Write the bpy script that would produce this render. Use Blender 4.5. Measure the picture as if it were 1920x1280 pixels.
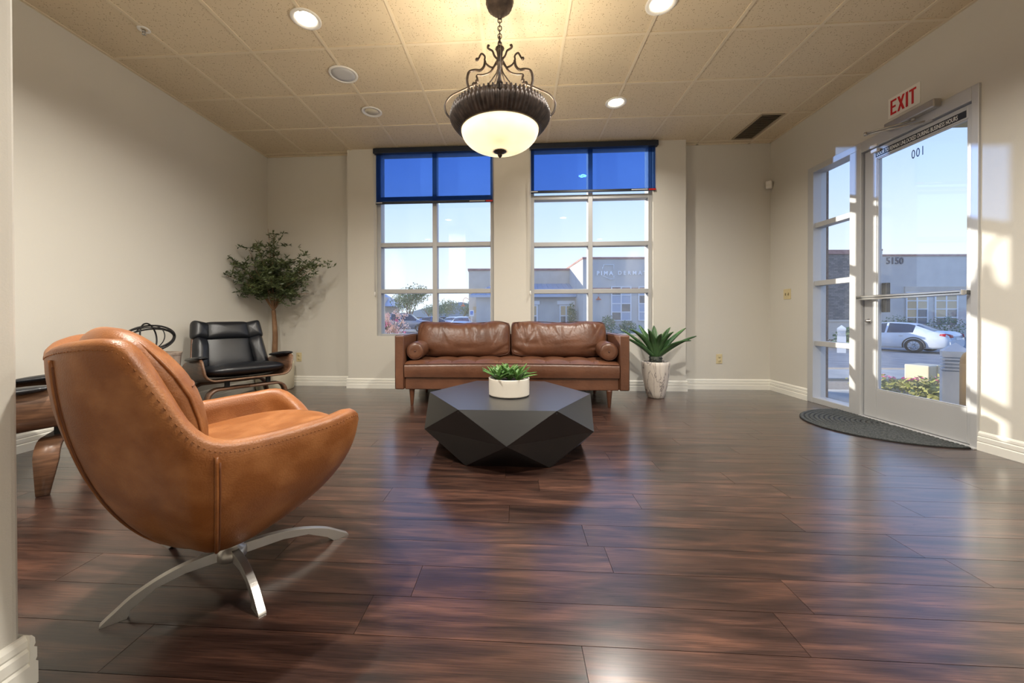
import bpy, math, random
from mathutils import Vector, Matrix
R = math.radians
random.seed(7)
SC = bpy.context.scene
for _o in list(bpy.data.objects): bpy.data.objects.remove(_o)
COL = SC.collection

# ------------------------------------------------------------------ camera
CAM_H = 0.885
F_PX, CX, CY = 719.01, 925.80, 598.95
YAW, PITCH, ROLL = 0.06243, -0.00603, -0.00218
cam_d = bpy.data.cameras.new('camera'); cam = bpy.data.objects.new('camera', cam_d); COL.objects.link(cam)
_r = Vector((math.cos(YAW), math.sin(YAW), 0)); _f = Vector((-math.sin(YAW), math.cos(YAW), 0)); _u = Vector((0, 0, 1))
_f2 = math.cos(PITCH)*_f + math.sin(PITCH)*_u; _u2 = -math.sin(PITCH)*_f + math.cos(PITCH)*_u
_r3 = math.cos(ROLL)*_r + math.sin(ROLL)*_u2; _u3 = -math.sin(ROLL)*_r + math.cos(ROLL)*_u2
cam.matrix_world = Matrix((( _r3.x, _u3.x, -_f2.x, 0), (_r3.y, _u3.y, -_f2.y, 0), (_r3.z, _u3.z, -_f2.z, CAM_H), (0, 0, 0, 1)))
cam_d.sensor_width = 36; cam_d.lens = F_PX/1920*36
cam_d.shift_x = (960-CX)/1920; cam_d.shift_y = -(640-CY)/1920
cam_d.clip_start = 0.02; cam_d.clip_end = 600
SC.camera = cam

# ------------------------------------------------------------------ world, sun, exposure
SC.view_settings.view_transform = 'Standard'; SC.view_settings.look = 'None'
SC.view_settings.exposure = 0.35; SC.view_settings.gamma = 1.0; SC.view_settings.use_curve_mapping = False
SC.cycles.use_denoising = True
SC.cycles.max_bounces = 10; SC.cycles.diffuse_bounces = 5; SC.cycles.glossy_bounces = 4
SC.cycles.transparent_max_bounces = 24; SC.cycles.transmission_bounces = 6
SC.cycles.sample_clamp_indirect = 6.0
SC.cycles.caustics_reflective = True; SC.cycles.caustics_refractive = False
W = bpy.data.worlds.new('sky'); SC.world = W; W.use_nodes = True
_n = W.node_tree.nodes; _l = W.node_tree.links; _n.clear()
_tc = _n.new('ShaderNodeTexCoord'); _sp = _n.new('ShaderNodeSeparateXYZ'); _rp = _n.new('ShaderNodeValToRGB')
_bg = _n.new('ShaderNodeBackground'); _ow = _n.new('ShaderNodeOutputWorld')
_l.new(_tc.outputs['Generated'], _sp.inputs[0]); _l.new(_sp.outputs['Z'], _rp.inputs[0])
_l.new(_rp.outputs[0], _bg.inputs[0]); _l.new(_bg.outputs[0], _ow.inputs[0])
_cr = _rp.color_ramp; _cr.elements[0].position = 0.0; _cr.elements[0].color = (.80, .89, .98, 1)
_cr.elements[1].position = 1.0; _cr.elements[1].color = (.10, .27, .78, 1)
for _p, _c in ((.10, (.72, .82, .98, 1)), (.26, (.50, .66, .97, 1)), (.42, (.29, .49, .96, 1))):
    _e = _cr.elements.new(_p); _e.color = _c
SKY = 1.15
_bg.inputs[1].default_value = SKY
SUN_DIR = Vector((1.80, -1.0, -.43)).normalized()
sun_d = bpy.data.lights.new('sun', 'SUN'); sun = bpy.data.objects.new('sun', sun_d); COL.objects.link(sun)
sun_d.energy = 6.0; sun_d.color = (1.0, .93, .80); sun_d.angle = R(.6)
sun.rotation_euler = SUN_DIR.to_track_quat('-Z', 'Y').to_euler(); sun.location = (-30, 25, 14)
DOWNLIGHT_W = 20.0
CHANDELIER_W = 24.0

# ------------------------------------------------------------------ mesh helpers
class MB:
    def __init__(s): s.v = []; s.f = []; s.sm = []; s.mi = []; s.cur = 0
    def add(s, vs, fs, smooth=False):
        b = len(s.v); s.v += [tuple(p) for p in vs]
        for f in fs: s.f.append([b+i for i in f]); s.sm.append(smooth); s.mi.append(s.cur)
    def box(s, x0, x1, y0, y1, z0, z1, M=None):
        vs = [Vector((x, y, z)) for z in (z0, z1) for y in (y0, y1) for x in (x0, x1)]
        if M: vs = [M @ v for v in vs]
        s.add(vs, [(0, 2, 3, 1), (4, 5, 7, 6), (0, 1, 5, 4), (2, 6, 7, 3), (0, 4, 6, 2), (1, 3, 7, 5)])
        return s
    def prism(s, pts, h, M=None, smooth=False):
        # polygon pts in xy, extruded 0..h along z, then M
        n = len(pts); vs = [Vector((p[0], p[1], 0)) for p in pts] + [Vector((p[0], p[1], h)) for p in pts]
        if M: vs = [M @ v for v in vs]
        b = len(s.v); s.v += [tuple(v) for v in vs]
        fl = [(list(range(n))[::-1], False), (list(range(n, 2*n)), False)] + [([i, (i+1) % n, n+(i+1) % n, n+i], smooth) for i in range(n)]
        for f, sm in fl: s.f.append([b+i for i in f]); s.sm.append(sm); s.mi.append(s.cur)
        return s
    def tube(s, path, rad, n=8, closed=False, caps=True):
        P = [Vector(p) for p in path]; m = len(P)
        rr = rad if hasattr(rad, '__len__') else [rad]*m
        T = []
        for i in range(m):
            a = P[(i-1) % m] if (closed or i > 0) else P[i]; c = P[(i+1) % m] if (closed or i < m-1) else P[i]
            T.append((c-a).normalized())
        u = T[0].orthogonal().normalized(); vs = []
        for i in range(m):
            u = (u - T[i]*u.dot(T[i]))
            u = u.normalized() if u.length > 1e-6 else T[i].orthogonal().normalized()
            w = T[i].cross(u)
            for k in range(n):
                a = 2*math.pi*k/n; vs.append(P[i] + (u*math.cos(a)+w*math.sin(a))*rr[i])
        fs = []
        for i in range(m if closed else m-1):
            j = (i+1) % m
            for k in range(n): fs.append((i*n+k, i*n+(k+1) % n, j*n+(k+1) % n, j*n+k))
        s.add(vs, fs, True)
        if caps and not closed:
            b = len(s.v)-m*n
            for f in (list(range(n))[::-1], list(range((m-1)*n, m*n))):
                s.f.append([b+i for i in f]); s.sm.append(False); s.mi.append(s.cur)
        return s
    def lathe(s, prof, n=32, c=(0, 0, 0), flute=0, fl_n=0, M=None, smooth=True, flrange=None, caps=True):
        m = len(prof); vs = []
        for j, (r, z) in enumerate(prof):
            for k in range(n):
                a = 2*math.pi*k/n; q = r
                if flute and (flrange is None or flrange[0] <= j <= flrange[1]): q = r + flute*math.cos(a*fl_n)
                v = Vector((c[0]+q*math.cos(a), c[1]+q*math.sin(a), c[2]+z))
                vs.append(M @ v if M else v)
        fs = []
        for j in range(m-1):
            for k in range(n): fs.append((j*n+k, j*n+(k+1) % n, (j+1)*n+(k+1) % n, (j+1)*n+k))
        s.add(vs, fs, smooth)
        b = len(s.v)-m*n
        if not caps: return s
        if prof[0][0] > 1e-6: s.f.append([b+i for i in range(n)][::-1]); s.sm.append(False); s.mi.append(s.cur)
        if prof[-1][0] > 1e-6: s.f.append([b+(m-1)*n+i for i in range(n)]); s.sm.append(False); s.mi.append(s.cur)
        return s
    def grid(s, rows, closed_u=False, smooth=True):
        m = len(rows); n = len(rows[0]); vs = [p for r in rows for p in r]; fs = []
        for j in range(m-1):
            for k in range(n if closed_u else n-1): fs.append((j*n+k, j*n+(k+1) % n, (j+1)*n+(k+1) % n, (j+1)*n+k))
        s.add(vs, fs, smooth); return s
    def mesh(s, name):
        me = bpy.data.meshes.new(name); me.from_pydata(s.v, [], s.f)
        me.polygons.foreach_set('use_smooth', s.sm); me.polygons.foreach_set('material_index', s.mi); me.update(); return me
    def build(s, name, mat, parent=None, bevel=0, seg=2, subsurf=0, loc=None, rot=None, solid=0, **tags):
        o = bpy.data.objects.new(name, s.mesh(name)); COL.objects.link(o)
        for m in (mat if isinstance(mat, (list, tuple)) else [mat]): o.data.materials.append(m)
        if parent: o.parent = parent
        if loc is not None: o.location = loc
        if rot is not None: o.rotation_euler = rot
        if solid:
            md = o.modifiers.new('s', 'SOLIDIFY'); md.thickness = solid; md.offset = 0
        if bevel:
            md = o.modifiers.new('b', 'BEVEL'); md.width = bevel; md.segments = seg; md.limit_method = 'ANGLE'; md.angle_limit = R(40)
            md.harden_normals = False
        if subsurf:
            md = o.modifiers.new('ss', 'SUBSURF'); md.levels = subsurf; md.render_levels = subsurf
        for k, v in tags.items(): o[k] = v
        return o
def B(x0, x1, y0, y1, z0, z1): return MB().box(min(x0, x1), max(x0, x1), min(y0, y1), max(y0, y1), min(z0, z1), max(z0, z1))
def empty(name, loc=(0, 0, 0), rz=0, **tags):
    o = bpy.data.objects.new(name, None); COL.objects.link(o); o.location = loc; o.rotation_euler = (0, 0, rz); o.empty_display_size = .1
    for k, v in tags.items(): o[k] = v
    return o
def thing(name, label, cat, loc=(0, 0, 0), rz=0, group=None):
    o = empty(name, loc, rz, label=label, category=cat)
    if group: o['group'] = group
    return o
def tag(o, label, cat, group=None):
    o['label'] = label; o['category'] = cat
    if group: o['group'] = group
    return o
def struct(o): o['kind'] = 'structure'; return o
def copy_tree(o, parent=None):
    c = o.copy(); COL.objects.link(c); c.parent = parent
    for ch in list(o.children): copy_tree(ch, c)
    return c
def inst(src, name, parent, loc, rz=0):
    o = bpy.data.objects.new(name, src.data if hasattr(src, 'data') else src); COL.objects.link(o); o.parent = parent; o.location = loc; o.rotation_euler = (0, 0, rz); return o
def crom(P, n=8, closed=False):
    P = [Vector(p) for p in P]; out = []; m = len(P)
    for i in range(m if closed else m-1):
        if closed: p0, p1, p2, p3 = P[(i-1) % m], P[i], P[(i+1) % m], P[(i+2) % m]
        else: p0, p1, p2, p3 = P[max(i-1, 0)], P[i], P[i+1], P[min(i+2, m-1)]
        for k in range(n):
            t = k/n; out.append(.5*((2*p1)+(-p0+p2)*t+(2*p0-5*p1+4*p2-p3)*t*t+(-p0+3*p1-3*p2+p3)*t**3))
    if not closed: out.append(P[-1])
    return out
def pl(tab, x):
    if x <= tab[0][0]: return tab[0][1]
    for (a, u), (b, w) in zip(tab, tab[1:]):
        if x <= b:
            t = (x-a)/(b-a); t = t*t*(3-2*t); return u+(w-u)*t
    return tab[-1][1]
def text(name, s, size, mat, parent, M, extrude=.001, align='LEFT', xs=1.0, spacing=1.0, bold=0.0):
    cu = bpy.data.curves.new(name, 'FONT'); cu.body = s; cu.size = size; cu.extrude = extrude; cu.align_x = align
    cu.space_character = spacing; cu.offset = bold; cu.resolution_u = 3
    t = bpy.data.objects.new('tmp', cu); COL.objects.link(t)
    dg = bpy.context.evaluated_depsgraph_get(); me = bpy.data.meshes.new_from_object(t.evaluated_get(dg)); me.name = name
    bpy.data.objects.remove(t)
    for v in me.vertices: v.co.x *= xs
    o = bpy.data.objects.new(name, me); COL.objects.link(o); me.materials.clear(); me.materials.append(mat)
    if parent: o.parent = parent
    o.matrix_local = M; return o
def frame(ox, xa, ya):
    xa = Vector(xa).normalized(); ya = Vector(ya).normalized(); za = xa.cross(ya); o = Vector(ox)
    return Matrix(((xa.x, ya.x, za.x, o.x), (xa.y, ya.y, za.y, o.y), (xa.z, ya.z, za.z, o.z), (0, 0, 0, 1)))

# ------------------------------------------------------------------ materials
MATS = {}
def mat(name, col, rough=.5, metal=0.0, spec=.5, col2=None, nscale=5, nstretch=(1, 1, 1), ndetail=4, contrast=(.35, .65),
        bump=0, bscale=80, coat=0, emis=None, estr=0, objrand=0.0, bstretch=None, sheen=0, sub=0):
    m = bpy.data.materials.new(name); m.use_nodes = True; N = m.node_tree.nodes; L = m.node_tree.links
    b = N['Principled BSDF']; b.inputs['Roughness'].default_value = rough; b.inputs['Metallic'].default_value = metal
    b.inputs['Specular IOR Level'].default_value = spec; b.inputs['Coat Weight'].default_value = coat
    b.inputs['Coat Roughness'].default_value = .22
    if sheen: b.inputs['Sheen Weight'].default_value = sheen
    c4 = (*col, 1); b.inputs['Base Color'].default_value = c4
    tc = N.new('ShaderNodeTexCoord'); vec = tc.outputs['Object']
    if objrand:
        oi = N.new('ShaderNodeObjectInfo'); va = N.new('ShaderNodeVectorMath'); va.operation = 'MULTIPLY_ADD'
        L.new(oi.outputs['Location'], va.inputs[0]); va.inputs[1].default_value = (3.71, 7.13, 5.37); L.new(vec, va.inputs[2]); vec = va.outputs[0]
    out = None
    if col2:
        mp = N.new('ShaderNodeMapping'); mp.inputs['Scale'].default_value = nstretch; L.new(vec, mp.inputs[0])
        nz = N.new('ShaderNodeTexNoise'); nz.inputs['Scale'].default_value = nscale; nz.inputs['Detail'].default_value = ndetail; L.new(mp.outputs[0], nz.inputs[0])
        cr = N.new('ShaderNodeValToRGB'); cr.color_ramp.elements[0].position, cr.color_ramp.elements[1].position = contrast
        cr.color_ramp.elements[0].color = c4; cr.color_ramp.elements[1].color = (*col2, 1)
        L.new(nz.outputs['Fac'], cr.inputs[0]); out = cr.outputs[0]
    if objrand and out is not None:
        hs = N.new('ShaderNodeHueSaturation'); mr = N.new('ShaderNodeMapRange'); mr.inputs['To Min'].default_value = 1-objrand; mr.inputs['To Max'].default_value = 1+objrand
        L.new(oi.outputs['Random'], mr.inputs['Value']); L.new(mr.outputs[0], hs.inputs['Value']); L.new(out, hs.inputs['Color']); out = hs.outputs[0]
    if out is not None: L.new(out, b.inputs['Base Color'])
    if bump:
        mb = N.new('ShaderNodeMapping'); mb.inputs['Scale'].default_value = bstretch or (1, 1, 1); L.new(vec, mb.inputs[0])
        n2 = N.new('ShaderNodeTexNoise'); n2.inputs['Scale'].default_value = bscale; n2.inputs['Detail'].default_value = 3; L.new(mb.outputs[0], n2.inputs[0])
        bp = N.new('ShaderNodeBump'); bp.inputs['Strength'].default_value = bump; bp.inputs['Distance'].default_value = .01
        L.new(n2.outputs['Fac'], bp.inputs['Height']); L.new(bp.outputs[0], b.inputs['Normal'])
    if emis: b.inputs['Emission Color'].default_value = (*emis, 1); b.inputs['Emission Strength'].default_value = estr
    if sub: b.inputs['Subsurface Weight'].default_value = sub
    MATS[name] = m; return m
def glass_mat(name, tint=(1, 1, 1), rough=0.0, ior=1.5, refl=(1, 1, 1), scale=1.0, dust=.03):
    m = bpy.data.materials.new(name); m.use_nodes = True; N = m.node_tree.nodes; L = m.node_tree.links; N.clear()
    o = N.new('ShaderNodeOutputMaterial'); mx = N.new('ShaderNodeMixShader'); t = N.new('ShaderNodeBsdfTransparent'); g = N.new('ShaderNodeBsdfGlossy')
    fr = N.new('ShaderNodeFresnel'); ge = N.new('ShaderNodeNewGeometry'); mi = N.new('ShaderNodeMapRange')
    mi.inputs['To Min'].default_value = ior; mi.inputs['To Max'].default_value = 1/ior; L.new(ge.outputs['Backfacing'], mi.inputs['Value']); L.new(mi.outputs[0], fr.inputs[0]); t.inputs[0].default_value = (*tint, 1); g.inputs[0].default_value = (*refl, 1); g.inputs['Roughness'].default_value = rough
    mm = N.new('ShaderNodeMath'); mm.operation = 'MULTIPLY'; mm.inputs[1].default_value = scale; L.new(fr.outputs[0], mm.inputs[0])
    L.new(mm.outputs[0], mx.inputs[0]); L.new(t.outputs[0], mx.inputs[1]); L.new(g.outputs[0], mx.inputs[2])
    # thin film of dust that catches the sun, added to haze the outside
    tl = N.new('ShaderNodeBsdfTranslucent'); df = N.new('ShaderNodeBsdfDiffuse'); md = N.new('ShaderNodeMixShader'); mo = N.new('ShaderNodeMixShader'); mo.inputs[0].default_value = dust
    L.new(tl.outputs[0], md.inputs[1]); L.new(df.outputs[0], md.inputs[2]); L.new(mx.outputs[0], mo.inputs[1]); L.new(md.outputs[0], mo.inputs[2]); L.new(mo.outputs[0], o.inputs[0]); return m

m_wall = mat('wall_paint', (.62, .59, .525), .75, spec=.25, bump=.10, bscale=260)
m_trim = mat('trim_paint', (.80, .775, .70), .45, spec=.4)
m_tile = mat('acoustic_tile', (.66, .56, .40), .95, spec=.1)
m_bar = mat('grid_paint', (.72, .62, .46), .6, spec=.3)
def tile_speckle():
    N = m_tile.node_tree.nodes; L = m_tile.node_tree.links; b = N['Principled BSDF']
    tc = N.new('ShaderNodeTexCoord'); vo = N.new('ShaderNodeTexVoronoi'); vo.inputs['Scale'].default_value = 85; L.new(tc.outputs['Object'], vo.inputs['Vector'])
    nz = N.new('ShaderNodeTexNoise'); nz.inputs['Scale'].default_value = 30; L.new(tc.outputs['Object'], nz.inputs[0])
    sc = N.new('ShaderNodeMath'); sc.operation = 'MULTIPLY'; sc.inputs[1].default_value = .55; L.new(nz.outputs['Fac'], sc.inputs[0])
    lt = N.new('ShaderNodeMath'); lt.operation = 'LESS_THAN'; L.new(vo.outputs['Distance'], lt.inputs[0]); L.new(sc.outputs[0], lt.inputs[1])
    vc = N.new('ShaderNodeMath'); vc.operation = 'GREATER_THAN'; vc.inputs[1].default_value = .55; L.new(vo.outputs['Color'], vc.inputs[0])
    an = N.new('ShaderNodeMath'); an.operation = 'MULTIPLY'; L.new(lt.outputs[0], an.inputs[0]); L.new(vc.outputs[0], an.inputs[1])
    mx = N.new('ShaderNodeMixRGB'); mx.inputs[1].default_value = (.68, .575, .415, 1); mx.inputs[2].default_value = (.40, .31, .20, 1)
    L.new(an.outputs[0], mx.inputs[0]); L.new(mx.outputs[0], b.inputs['Base Color'])
tile_speckle()
def floor_mat():
    m = bpy.data.materials.new('plank_vinyl'); m.use_nodes = True; N = m.node_tree.nodes; L = m.node_tree.links; b = N['Principled BSDF']
    tc = N.new('ShaderNodeTexCoord'); oi = N.new('ShaderNodeObjectInfo'); va = N.new('ShaderNodeVectorMath'); va.operation = 'MULTIPLY_ADD'
    L.new(oi.outputs['Location'], va.inputs[0]); va.inputs[1].default_value = (3.1, 7.7, 0); L.new(tc.outputs['Object'], va.inputs[2])
    m1 = N.new('ShaderNodeMapping'); m1.inputs['Scale'].default_value = (1.1, 9, 1); L.new(va.outputs[0], m1.inputs[0])
    n1 = N.new('ShaderNodeTexNoise'); n1.inputs['Scale'].default_value = 2.2; n1.inputs['Detail'].default_value = 6; n1.inputs['Distortion'].default_value = .9; L.new(m1.outputs[0], n1.inputs[0])
    cr = N.new('ShaderNodeValToRGB'); L.new(n1.outputs['Fac'], cr.inputs[0]); e = cr.color_ramp.elements
    e[0].position = .28; e[0].color = (.016, .0075, .006, 1); e[1].position = .74; e[1].color = (.125, .057, .037, 1)
    q = e.new(.5); q.color = (.054, .026, .019, 1)
    m2 = N.new('ShaderNodeMapping'); m2.inputs['Scale'].default_value = (2.5, 90, 1); L.new(va.outputs[0], m2.inputs[0])
    n2 = N.new('ShaderNodeTexNoise'); n2.inputs['Scale'].default_value = 3; n2.inputs['Detail'].default_value = 3; L.new(m2.outputs[0], n2.inputs[0])
    c2 = N.new('ShaderNodeValToRGB'); c2.color_ramp.elements[0].position = .35; c2.color_ramp.elements[1].position = .6; c2.color_ramp.elements[0].color = (.45, .42, .42, 1); c2.color_ramp.elements[1].color = (1, 1, 1, 1); L.new(n2.outputs['Fac'], c2.inputs[0])
    mx = N.new('ShaderNodeMixRGB'); mx.blend_type = 'MULTIPLY'; mx.inputs[0].default_value = .8; L.new(cr.outputs[0], mx.inputs[1]); L.new(c2.outputs[0], mx.inputs[2])
    hs = N.new('ShaderNodeHueSaturation'); mr = N.new('ShaderNodeMapRange'); mr.inputs['To Min'].default_value = .62; mr.inputs['To Max'].default_value = 1.05
    L.new(oi.outputs['Random'], mr.inputs['Value']); L.new(mr.outputs[0], hs.inputs['Value']); L.new(mx.outputs[0], hs.inputs['Color']); L.new(hs.outputs[0], b.inputs['Base Color'])
    b.inputs['Specular IOR Level'].default_value = .15; b.inputs['Coat Weight'].default_value = 1.0; b.inputs['Coat Roughness'].default_value = .21
    rr = N.new('ShaderNodeMapRange'); rr.inputs['To Min'].default_value = .24; rr.inputs['To Max'].default_value = .36; L.new(n2.outputs['Fac'], rr.inputs['Value']); L.new(rr.outputs[0], b.inputs['Roughness'])
    bp = N.new('ShaderNodeBump'); bp.inputs['Strength'].default_value = .10; bp.inputs['Distance'].default_value = .004; L.new(n2.outputs['Fac'], bp.inputs['Height']); L.new(bp.outputs[0], b.inputs['Normal'])
    return m
m_plank = floor_mat()
m_dark = mat('dark_gap', (.01, .007, .005), .9, spec=.1)
m_alu = mat('window_aluminium', (.42, .42, .42), .45, metal=.25, spec=.5)
m_dooralu = mat('door_aluminium', (.52, .52, .52), .40, metal=.25, spec=.5)
m_chrome = mat('chrome', (.75, .75, .75), .18, metal=1)
m_glass = glass_mat('clear_glass', (.97, .985, 1.0))
m_shadecas = mat('navy_black_metal', (.012, .017, .03), .4)
m_orange = mat('tan_leather', (.205, .067, .014), .42, spec=.42, col2=(.310, .122, .038), nscale=11, ndetail=12, contrast=(.42, .70), bump=.16, bscale=210)
m_orange_dk = mat('tan_seam', (.13, .04, .010), .7)
m_stitch = mat('tan_stitch', (.30, .11, .03), .7)
m_sofa = mat('brown_leather', (.085, .033, .0165), .36, spec=.5, col2=(.145, .060, .031), nscale=5, ndetail=7, contrast=(.3, .72), bump=.22, bscale=40)
m_sofaseam = mat('brown_seam', (.07, .022, .010), .6)
m_sofaleg = mat('walnut_leg', (.11, .04, .018), .4, col2=(.07, .025, .012), nscale=12, nstretch=(1, 1, .1))
m_brush = mat('brushed_steel', (.46, .44, .41), .36, metal=.9, bump=.05, bscale=300)
m_table = mat('black_stained_wood', (.004, .004, .0045), .30, spec=.08, coat=1.0, col2=(.0065, .006, .006), nscale=4, nstretch=(2, 26, 2), bump=.02, bscale=9, bstretch=(2, 30, 2))
m_table.node_tree.nodes['Principled BSDF'].inputs['Coat Roughness'].default_value = .36; m_table.node_tree.nodes['Principled BSDF'].inputs['Coat IOR'].default_value = 1.6
m_black = mat('black_leather', (.008, .009, .012), .34, spec=.55, bump=.14, bscale=160)
m_walnut = mat('walnut_plywood', (.085, .040, .022), .38, spec=.5, col2=(.17, .085, .046), nscale=6, nstretch=(1, 1.2, 14), bump=.04, bscale=60)
m_ply = mat('plywood_edge', (.20, .115, .065), .45, col2=(.12, .06, .034), nscale=40)
m_rubber = mat('black_rubber', (.012, .012, .012), .6)
m_bronze = mat('aged_bronze', (.032, .024, .021), .45, metal=.5, col2=(.075, .055, .046), nscale=25)
def bowl_mat():
    m = bpy.data.materials.new('alabaster_glass'); m.use_nodes = True; N = m.node_tree.nodes; L = m.node_tree.links; b = N['Principled BSDF']
    b.inputs['Base Color'].default_value = (.85, .72, .50, 1); b.inputs['Roughness'].default_value = .3; b.inputs['Emission Color'].default_value = (1, .84, .58, 1); b.inputs['Emission Strength'].default_value = .16
    tl = N.new('ShaderNodeBsdfTranslucent'); mx = N.new('ShaderNodeMixShader'); mx.inputs[0].default_value = .08; o = N['Material Output']
    tc = N.new('ShaderNodeTexCoord'); nz = N.new('ShaderNodeTexNoise'); nz.inputs['Scale'].default_value = 22; nz.inputs['Detail'].default_value = 5; cr = N.new('ShaderNodeValToRGB')
    cr.color_ramp.elements[0].color = (.85, .70, .46, 1); cr.color_ramp.elements[1].color = (1, .92, .74, 1); L.new(tc.outputs['Object'], nz.inputs[0]); L.new(nz.outputs['Fac'], cr.inputs[0]); L.new(cr.outputs[0], tl.inputs[0])
    L.new(b.outputs[0], mx.inputs[1]); L.new(tl.outputs[0], mx.inputs[2]); L.new(mx.outputs[0], o.inputs[0]); return m
m_bowl = bowl_mat()
m_bulb = mat('lit_bulb', (1, .9, .7), .3, emis=(1.0, .86, .62), estr=6)
m_lens = mat('lit_lens', (1, 1, 1), .3, emis=(1, .93, .80), estr=9)
m_white = mat('white_enamel', (.82, .80, .75), .4)
m_grey = mat('grey_grille', (.55, .55, .55), .6)
m_vent = mat('vent_metal', (.36, .29, .195), .6)
m_ivory = mat('ivory_plastic', (.62, .52, .30), .4)
m_slot = mat('slot_dark', (.05, .035, .02), .6)
m_red = mat('exit_red', (.55, .010, .012), .45)
m_signw = mat('sign_white', (.80, .77, .70), .5)
m_stick = mat('sticker_black', (.012, .014, .02), .4)
m_stickw = mat('sticker_white', (.80, .79, .75), .5)
m_blueprint = mat('vinyl_blue', (.05, .12, .30), .5)
m_leaf = mat('agave_leaf', (.030, .082, .026), .35, spec=.5, col2=(.070, .150, .050), nscale=9, sub=0)
m_leaf2 = mat('succulent_leaf', (.035, .105, .030), .4, col2=(.12, .24, .05), nscale=14)
m_olive = mat('olive_leaf', (.032, .048, .014), .5, col2=(.10, .125, .042), nscale=9)
m_bark = mat('bark', (.17, .085, .04), .85, col2=(.28, .16, .085), nscale=26, nstretch=(1, 1, .25), bump=.5, bscale=40)
m_soil = mat('soil', (.03, .02, .014), .95, col2=(.08, .055, .035), nscale=60)
def marble_mat():
    m = mat('marble_ceramic', (.66, .60, .54), .28, spec=.5); N = m.node_tree.nodes; L = m.node_tree.links; b = N['Principled BSDF']
    tc = N.new('ShaderNodeTexCoord'); mp = N.new('ShaderNodeMapping'); mp.inputs['Rotation'].default_value = (0, R(28), 0); mp.inputs['Scale'].default_value = (1, 1, .32); L.new(tc.outputs['Object'], mp.inputs[0])
    nz = N.new('ShaderNodeTexNoise'); nz.inputs['Scale'].default_value = 7; nz.inputs['Detail'].default_value = 7; nz.inputs['Distortion'].default_value = 1.6; L.new(mp.outputs[0], nz.inputs[0])
    cr = N.new('ShaderNodeValToRGB'); e = cr.color_ramp.elements; e[0].position = .30; e[0].color = (.68, .62, .55, 1); e[1].position = .75; e[1].color = (.58, .50, .44, 1)
    for p, c in ((.475, (.66, .59, .52, 1)), (.497, (.12, .10, .10, 1)), (.515, (.60, .53, .47, 1)), (.60, (.68, .62, .55, 1))):
        q = e.new(p); q.color = c
    L.new(nz.outputs['Fac'], cr.inputs[0]); L.new(cr.outputs[0], b.inputs['Base Color']); return m
m_marble = marble_mat()
m_cream = mat('cream_pot', (.66, .60, .46), .5)
m_ceramic = mat('white_ceramic', (.68, .63, .55), .5)
m_cream = mat('cream_pot', (.66, .60, .46), .5)
m_stump = mat('grey_wood', (.20, .145, .11), .7, col2=(.33, .26, .21), nscale=8, nstretch=(6, 6, 1), bump=.3, bscale=20)
m_iron = mat('black_iron', (.012, .011, .011), .5, metal=.4)
m_mat = mat('braided_mat', (.030, .034, .035), .95, col2=(.085, .09, .088), nscale=95, bump=.8, bscale=110)

# ------------------------------------------------------------------ room shell
XL, XR, YB, ZC, YR = -3.27, 3.05, 4.84, 2.98, -2.6
YBUMP = 4.69; XB0, XB1 = -2.127, 1.993
# floor: base slab plus individual planks
floor = struct(B(XL-.1, XR+.1, YR-.1, YB+.1, -.10, -.005).build('floor', m_dark))
PW, PLEN = .152, 1.22
def plank_mesh(L):
    g = .0008
    v = []
    for z, d in ((-.005, g), (0, g)):
        v += [(d, d-PW/2, z), (L-d, d-PW/2, z), (L-d, PW/2-d, z), (d, PW/2-d, z)]
    f = [(4, 5, 6, 7)]
    for a in (0,):
        for i in range(4): f.append((a+i, a+(i+1) % 4, a+4+(i+1) % 4, a+4+i))
    me = bpy.data.meshes.new('plank'); me.from_pydata(v, [], f); me.materials.append(m_plank); return me
_pm = {}
y = YB - PW/2; row = 0
while y > YR - PW/2:
    x = XL - [(0.0), (.43), (.86), (.22), (.67), (1.04)][(row*5+row//6) % 6] - .06*((row*7) % 5)
    while x < XR:
        a = max(x, XL); b = min(x+PLEN, XR)
        if b-a > .03:
            k = round(b-a, 3)
            if k not in _pm: _pm[k] = plank_mesh(k)
            o = bpy.data.objects.new('plank', _pm[k]); COL.objects.link(o); o.parent = floor; o.location = (a, y, 0)
        x += PLEN
    y -= PW; row += 1
# ceiling with tiles and grid bars
T = .6096
ceiling = struct(B(XL-.1, XR+.1, YR-.1, YB+.2, ZC+.05, ZC+.15).build('ceiling', m_wall))
gx = [-2.697+T*i for i in range(-1, 11)]; gy = [4.743-T*j for j in range(-1, 14)]
xs = [XL]+[v for v in gx if XL+.02 < v < XR-.02]+[XR]; ys = [YB]+[v for v in gy if YR+.02 < v < YB-.02]+[YR]
_tm = {}
for i in range(len(xs)-1):
    for j in range(len(ys)-1):
        w = round(xs[i+1]-xs[i], 3); d = round(ys[j]-ys[j+1], 3)
        if (w, d) not in _tm:
            t = MB().box(-w/2+.004, w/2-.004, -d/2+.004, d/2-.004, .004, .02); me = t.mesh('ceiling_tile'); me.materials.append(m_tile); _tm[(w, d)] = me
        o = bpy.data.objects.new('ceiling_tile', _tm[(w, d)]); COL.objects.link(o); o.parent = ceiling
        o.location = ((xs[i]+xs[i+1])/2, (ys[j]+ys[j+1])/2, ZC)
for xx in xs[1:-1]: B(xx-.012, xx+.012, YR, YB, ZC-.003, ZC+.012).build('grid_bar', m_bar, ceiling)
for yy in ys[1:-1]: B(XL, XR, yy-.012, yy+.012, ZC-.002, ZC+.012).build('grid_bar', m_bar, ceiling)
for nm, bx in (('wall_angle', (XL, XL+.022, YR, YB)), ('wall_angle', (XR-.022, XR, YR, YB)), ('wall_angle', (XL, XR, YB-.022, YB))):
    B(*bx, ZC-.003, ZC+.004).build(nm, m_bar, ceiling)

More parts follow.
